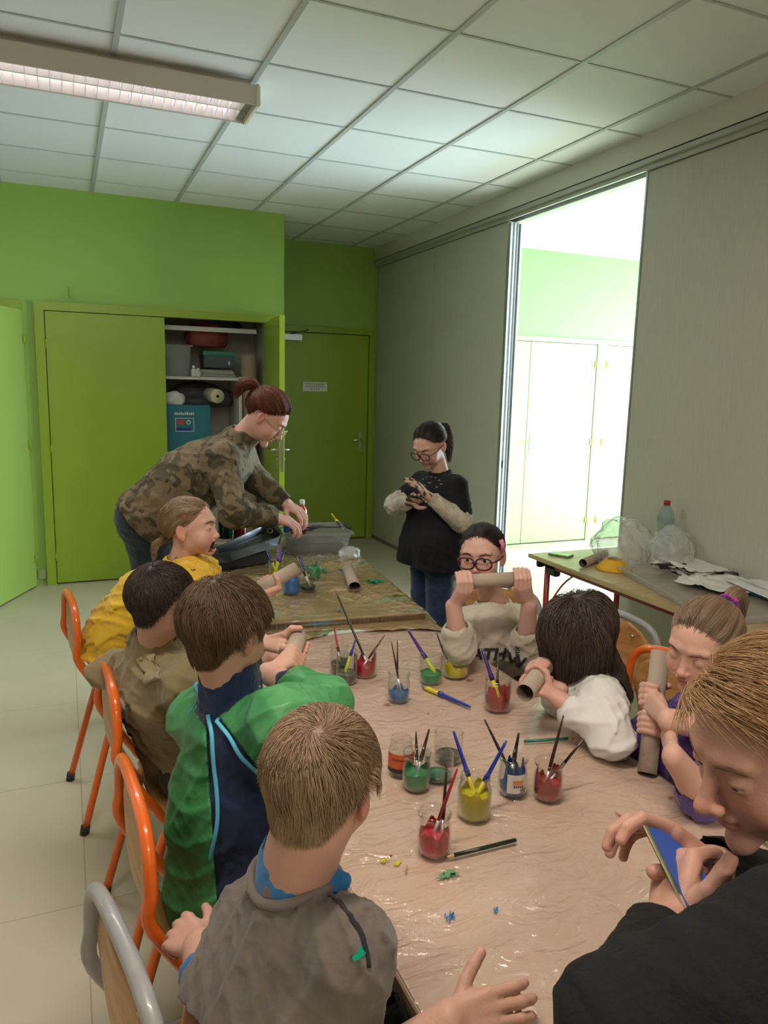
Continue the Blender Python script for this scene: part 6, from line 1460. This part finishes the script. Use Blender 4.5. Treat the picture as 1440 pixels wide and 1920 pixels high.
def k8(o):
    dk, dk2 = (.016,.011,.010), (.055,.035,.026)
    make_hair(H, o, 'tied', dk, dk2, n=3500, length=.12, lift=.009, seed=18, key='girl', gather=(-.0,-.106,.02), rad=.0010, cap_t=.002, m=9)
    g = H.w(V3(0,-.108,.02)[None])[0]; tail(o, [g, g+H.R.T @ V3(-.01,-.035,.005), g+V3(.05,.0,-.06), g+V3(.055,-.01,-.15)], [.012,.024,.026,.008], dk, (.11,.065,.04), 700, 3, rad=.0011)
    glasses(H, o, mat('glasses_dark', (.03,.02,.02), .3), .0275, .0200, .101, .0030, -.004); brows(H, o, (.03,.018,.014))
    f = Sdf(); torso(f, nb, pel, shL, shR, .054, .084, .10, .12, .09); hem = V3(pel[0], pel[1], at(800,1066,3.5)[2]); f.cap(pel-sd*.05, hem-sd*.085, .115, .125, .05); f.cap(pel+sd*.05, hem+sd*.085, .115, .125, .05); f.cap(shL, elL*.75+shL*.25, .060, .056, .03); f.cap(shR, elR*.8+shR*.2, .056, .050, .03)
    f.cap(nb+V3(0,0,-.04), nb, .070, .056, .02); neckcut(f, H, nb, .046, .004); f.plane(hem, V3(0,0,-1)); 
    garment('black_tunic', f, .0065, cloth('tunic', '#080a10', .9, sheen=0), o, folds(.003, 18, 90))
    for sh_, el_, wr_ in ((shR, elR, wr), (shL, elL, wl)):
        s = Sdf(); s.cap(sh_*.3+el_*.7, el_, .050, .050, .02); s.cap(el_, el_*.12+wr_*.88, .050, .032, .02); garment('white_sleeve', s, .0045, cloth('fleece', '#c4bcab', .9, '#8f897a', 16, .8, 60), o, folds(.003, 40, 3))
    garment('jeans', lg, .007, cloth('jeans_blue', '#2c4468', .85, '#1d3050', 12, .4), o, folds(.003, 30, 4))
    for q in (-1, 1):
        an = V3(*(pel+sd*q*.065)[:2], .0); s = Sdf(); s.cap(an+V3(0,0,.04), an+dirw(208)*.12+V3(0,0,.03), .036, .032, .02); s.plane(V3(0,0,.001), V3(0,0,-1)); garment('shoe', s, .007, mat('shoe_dark', (.03,.03,.035), .6), o)
    for k, (a, b_) in enumerate(((794,899),(801,896),(809,895),(817,897),(824,901),(828,908),(797,910),(806,906),(820,914),(822,926),(812,930),(815,936))): decal(o, f, a, b_, 3.1, 4, [(-.008,-.002),(.008,-.004),(.007,.003),(-.006,.004)], mat('print_grey', (.16,.17,.17), .8), 'print_mark', .002)
P.kids.append(k8); P.finish()
# ---------- woman in the camouflage top bending over the further table
hc = at(500,783,3.45); nb = at(453,822,3.50)
H = Head(hc, -24, 42, 0, 1.0, kid=False, neck=nb, nr=.056, eyes='down')
P = Person('woman with reddish tied hair in camouflage top bending over the clear bin', 'person', H, (.58,.33,.27))
shR = at(414,862,3.34); shL = at(445,850,3.66); pel = at(292,962,3.52)
wr = at(512,968,3.40); elR = at(438,962,3.26); P.arm(shR, elR, wr, (.042,.037,.029), at(552,982,3.42)-wr, (.15,.2,-1), 'R', .98, curl=(22,35,25), h=.0036)
wl = at(536,944,3.54); elL = at(480,900,3.60); P.arm(shL, elL, wl, (.042,.037,.029), at(575,968,3.50)-wl, (.1,-.1,-1), 'L', .98, curl=(25,40,30), h=.0036)
b = Sdf(); torso(b, nb, pel, shL, shR, .055, .09, .11, .12, .11, .08); P.raw(b, .014)
def k9(o):
    rc, rc2 = (.045,.012,.008), (.22,.055,.022)
    make_hair(H, o, 'tied', rc, rc2, n=7000, length=.14, lift=.030, seed=19, key='girl', gather=(0,-.100,.060), rad=.0011, cap_t=.006, m=10, wav=.5, streak=.8)
    g = H.w(V3(0,-.105,.060)[None])[0]; tail(o, [g, g+V3(-.03,0,.035), g+V3(-.075,0,.03), g+V3(-.11,0,-.03)], [.015,.03,.03,.012], rc, rc2, 700, 3, rad=.0012)
    glasses(H, o, mat('glasses_gold', (.45,.42,.25), .2, metal=.6), .024, .018, .110, .0018); brows(H, o, (.08,.03,.02))
    f = Sdf(); torso(f, nb, pel, shL, shR, .078, .128, .138, .158, .12, .08); nn_ = nv(H.c-nb); f.cap(nb-nn_*.03, nb+nn_*.030, .085, .068, .03); f.cap(shR, elR, .080, .062, .04); f.cap(elR, elR*.10+wr*.90, .062, .050, .03); f.cap(shL, elL, .078, .060, .04); f.cap(elL, elL*.1+wl*.9, .060, .049, .03)
    n = neckcut(f, H, nb, .060, .075); f.plane(pel+nv(pel-nb)*.06, pel-nb); hollow(f, elR, wr*.92+elR*.08, .036); hollow(f, elL, wl*.92+elL*.08, .034)
    CM = mat('camouflage', '#5a4d36', .85, bump=.3, bscale=40); nt = CM.node_tree; bs = nt.nodes['Principled BSDF']; tc = nt.nodes.new('ShaderNodeTexCoord'); src = None
    for i, (sc, thr, c, off) in enumerate(((9, .50, lin('#4a442f'), 0), (11, .57, lin('#3b3728'), 5), (13, .60, lin('#77694e'), 9))):
        mp = nt.nodes.new('ShaderNodeMapping'); mp.inputs['Location'].default_value = (off, off*.7, off*1.3); nt.links.new(tc.outputs['Object'], mp.inputs[0]); nz = nt.nodes.new('ShaderNodeTexNoise'); nz.inputs['Scale'].default_value = sc; nz.inputs['Detail'].default_value = 3; nz.inputs['Distortion'].default_value = .9; nt.links.new(mp.outputs[0], nz.inputs[0])
        rp = nt.nodes.new('ShaderNodeMapRange'); rp.inputs[1].default_value = thr; rp.inputs[2].default_value = thr+.03; nt.links.new(nz.outputs[0], rp.inputs[0]); mx = nt.nodes.new('ShaderNodeMix'); mx.data_type = 'RGBA'; nt.links.new(rp.outputs[0], mx.inputs[0]); mx.inputs[7].default_value = c
        if src: nt.links.new(src, mx.inputs[6])
        else: mx.inputs[6].default_value = lin('#6a5d43')
        src = mx.outputs[2]
    nt.links.new(src, bs.inputs['Base Color'])
    garment('camouflage_top', f, .0065, CM, o, folds(.0055, 16, 95))
    g = Sdf(); sd = nv(shL-shR); hd_ = V3(pel[0]-.01, pel[1], pel[2]-.03)
    g.cap(pel-sd*.085-V3(.02,0,0), pel+sd*.085-V3(.02,0,0), .135, None, .05)
    for q in (-1, 1):
        hp = hd_+sd*q*.09; kn = V3(hp[0]+.02, hp[1], .50); an = V3(hp[0]-.02, hp[1], .09); g.cap(hp, kn, .105, .072, .05); g.cap(kn, an, .072, .060, .03)
    garment('dark_jeans', g, .008, cloth('dark_jeans', '#1c2a30', .85, '#141f25', 12, .4), o, folds(.004, 24, 4))
    m = MB(); q = at(262,950,3.2)[None]
    for _ in range(12): q = q-g.grad(q, .004)*(g.ev(q)-.004)[:, None]
    m.box(-.022, .022, -.004, .004, -.006, .006); oo = m.build('label_tab', WHITE, o); oo.location = Vector(q[0]); oo.rotation_euler = (0, .45, -.4)
    for q in (-1, 1):
        an = V3(*(hd_+sd*q*.09)[:2], 0); s = Sdf(); s.cap(an+V3(-.04,0,.05), an+V3(.14,-.04,.035), .046, .040, .02); s.plane(V3(0,0,.001), V3(0,0,-1)); garment('shoe', s, .008, mat('shoe_dark', (.03,.03,.035), .6), o)
P.kids.append(k9); P.finish()
# ---------- woman in black at the lower right, holding a phone
hc = at(1452,1398,.89); nb = at(1580,1590,.90)
H = Head(hc, 170, 21, 0, 1.0, kid=False, neck=nb, nr=.058, eyes='down')
P = Person('woman with short blond hair in a black sweater holding a phone, lower right', 'person', H, (.52,.285,.215))
shL = at(1500,1800,.74); shR = at(1570,1720,1.05); elL = at(1165,1925,.70); pel = V3(.92,.22,.50)
wl = at(1252,1738,.90); P.arm(shL, elL, wl, (.042,.037,.029), at(1262,1672,.93)-wl, at(1330,1660,.93)-at(1262,1680,.90), 'L', .96, curls=((55,60,40),)*4, curl=(55,60,40), spread=.3, thumb=((.9,.5,-.05),(.55,.85,.15),(.25,.95,.25)), h=.0026)
wr = at(1338,1625,1.0); elR = at(1500,1690,1.08); P.arm(shR, elR, wr, (.042,.037,.029), at(1250,1560,1.01)-wr, nv(V3(-.35,-.35,-.85)), 'R', .98, curls=((18,42,30),(30,38,28),(40,35,28),(50,35,25)), spread=1.2, h=.0026, thumb=((.5,.6,.7),(.2,.75,.6),(.1,.8,.5)))
b = Sdf(); torso(b, nb, pel, shL, shR, .055, .09, .10, .11, .11, .08); P.raw(b, .014)
seated_lower(P, pel, 150, cloth('black_trousers', '#15151a'), None, th=.42, r=(.085,.06,.045), hw=.10, kneez=.52)
def k10(o):
    c1, c2 = (.26,.135,.055), (.58,.37,.18)
    make_hair(H, o, 'short', c1, c2, n=11000, length=.080, lift=.018, seed=20, key='woman', whorl=(.055,.03,.095), rad=.00045, swirl=.2, grav=.05, comb=(-.5,-.25,0), jit=.8, streak=.9, cap_t=.008, m=10, wav=.8)
    brows(H, o, (.22,.12,.06))
    f = Sdf(); torso(f, nb, pel, shL, shR, .075, .12, .13, .135, .12, .08); f.cap(shL, elL, .078, .062, .04); f.cap(elL, elL*.25+wl*.75, .058, .045, .02); f.cap(shR, elR, .072, .058, .04); f.cap(elR, elR*.06+wr*.94, .056, .043, .02)
    neckcut(f, H, nb, .060, .01); hollow(f, elR, wr, .036)
    garment('black_sweater', f, .0055, cloth('black_knit', '#0b0b0d', .95, None, 8, .3, 120, sheen=0), o, folds(.004, 14, 101))
P.kids.append(k10); P.finish()
ph = thing('mobile_phone', 'phone with lit blue screen held in the hand of the woman in black', 'phone', (0,0,0))
pa, pb = at(1268,1606,.955), at(1322,1712,.90); up = nv(pa-pb); toh = nv(H.c-(pa+pb)/2); sdv = nv(np.cross(up, toh)); nrm = nv(np.cross(sdv, up)); cc = (pa+pb)/2+nrm*.0
if nrm @ toh < 0: nrm = -nrm
ph.matrix_world = Matrix(((sdv[0],up[0],nrm[0],cc[0]),(sdv[1],up[1],nrm[1],cc[1]),(sdv[2],up[2],nrm[2],cc[2]),(0,0,0,1)))
MB().box(-.036,.036,-.073,.073,-.004,.004,bev=.003).build('phone_body', mat('phone_case', (.045,.07,.05), .3), ph)
MB().box(-.037,.037,-.074,.074,-.001,.0015,bev=.0006).build('rim', mat('phone_rim', (.5,.48,.35), .25, metal=.7), ph)
scr = emit('phone_screen', (.03,.07,.25,1), .9); scr.node_tree.nodes['Principled BSDF'].inputs['Base Color'].default_value = (.01,.01,.02,1); scr.node_tree.nodes['Principled BSDF'].inputs['Specular IOR Level'].default_value = .15
MB().box(-.033,.033,-.069,.069,.0038,.0046).build('screen', scr, ph)
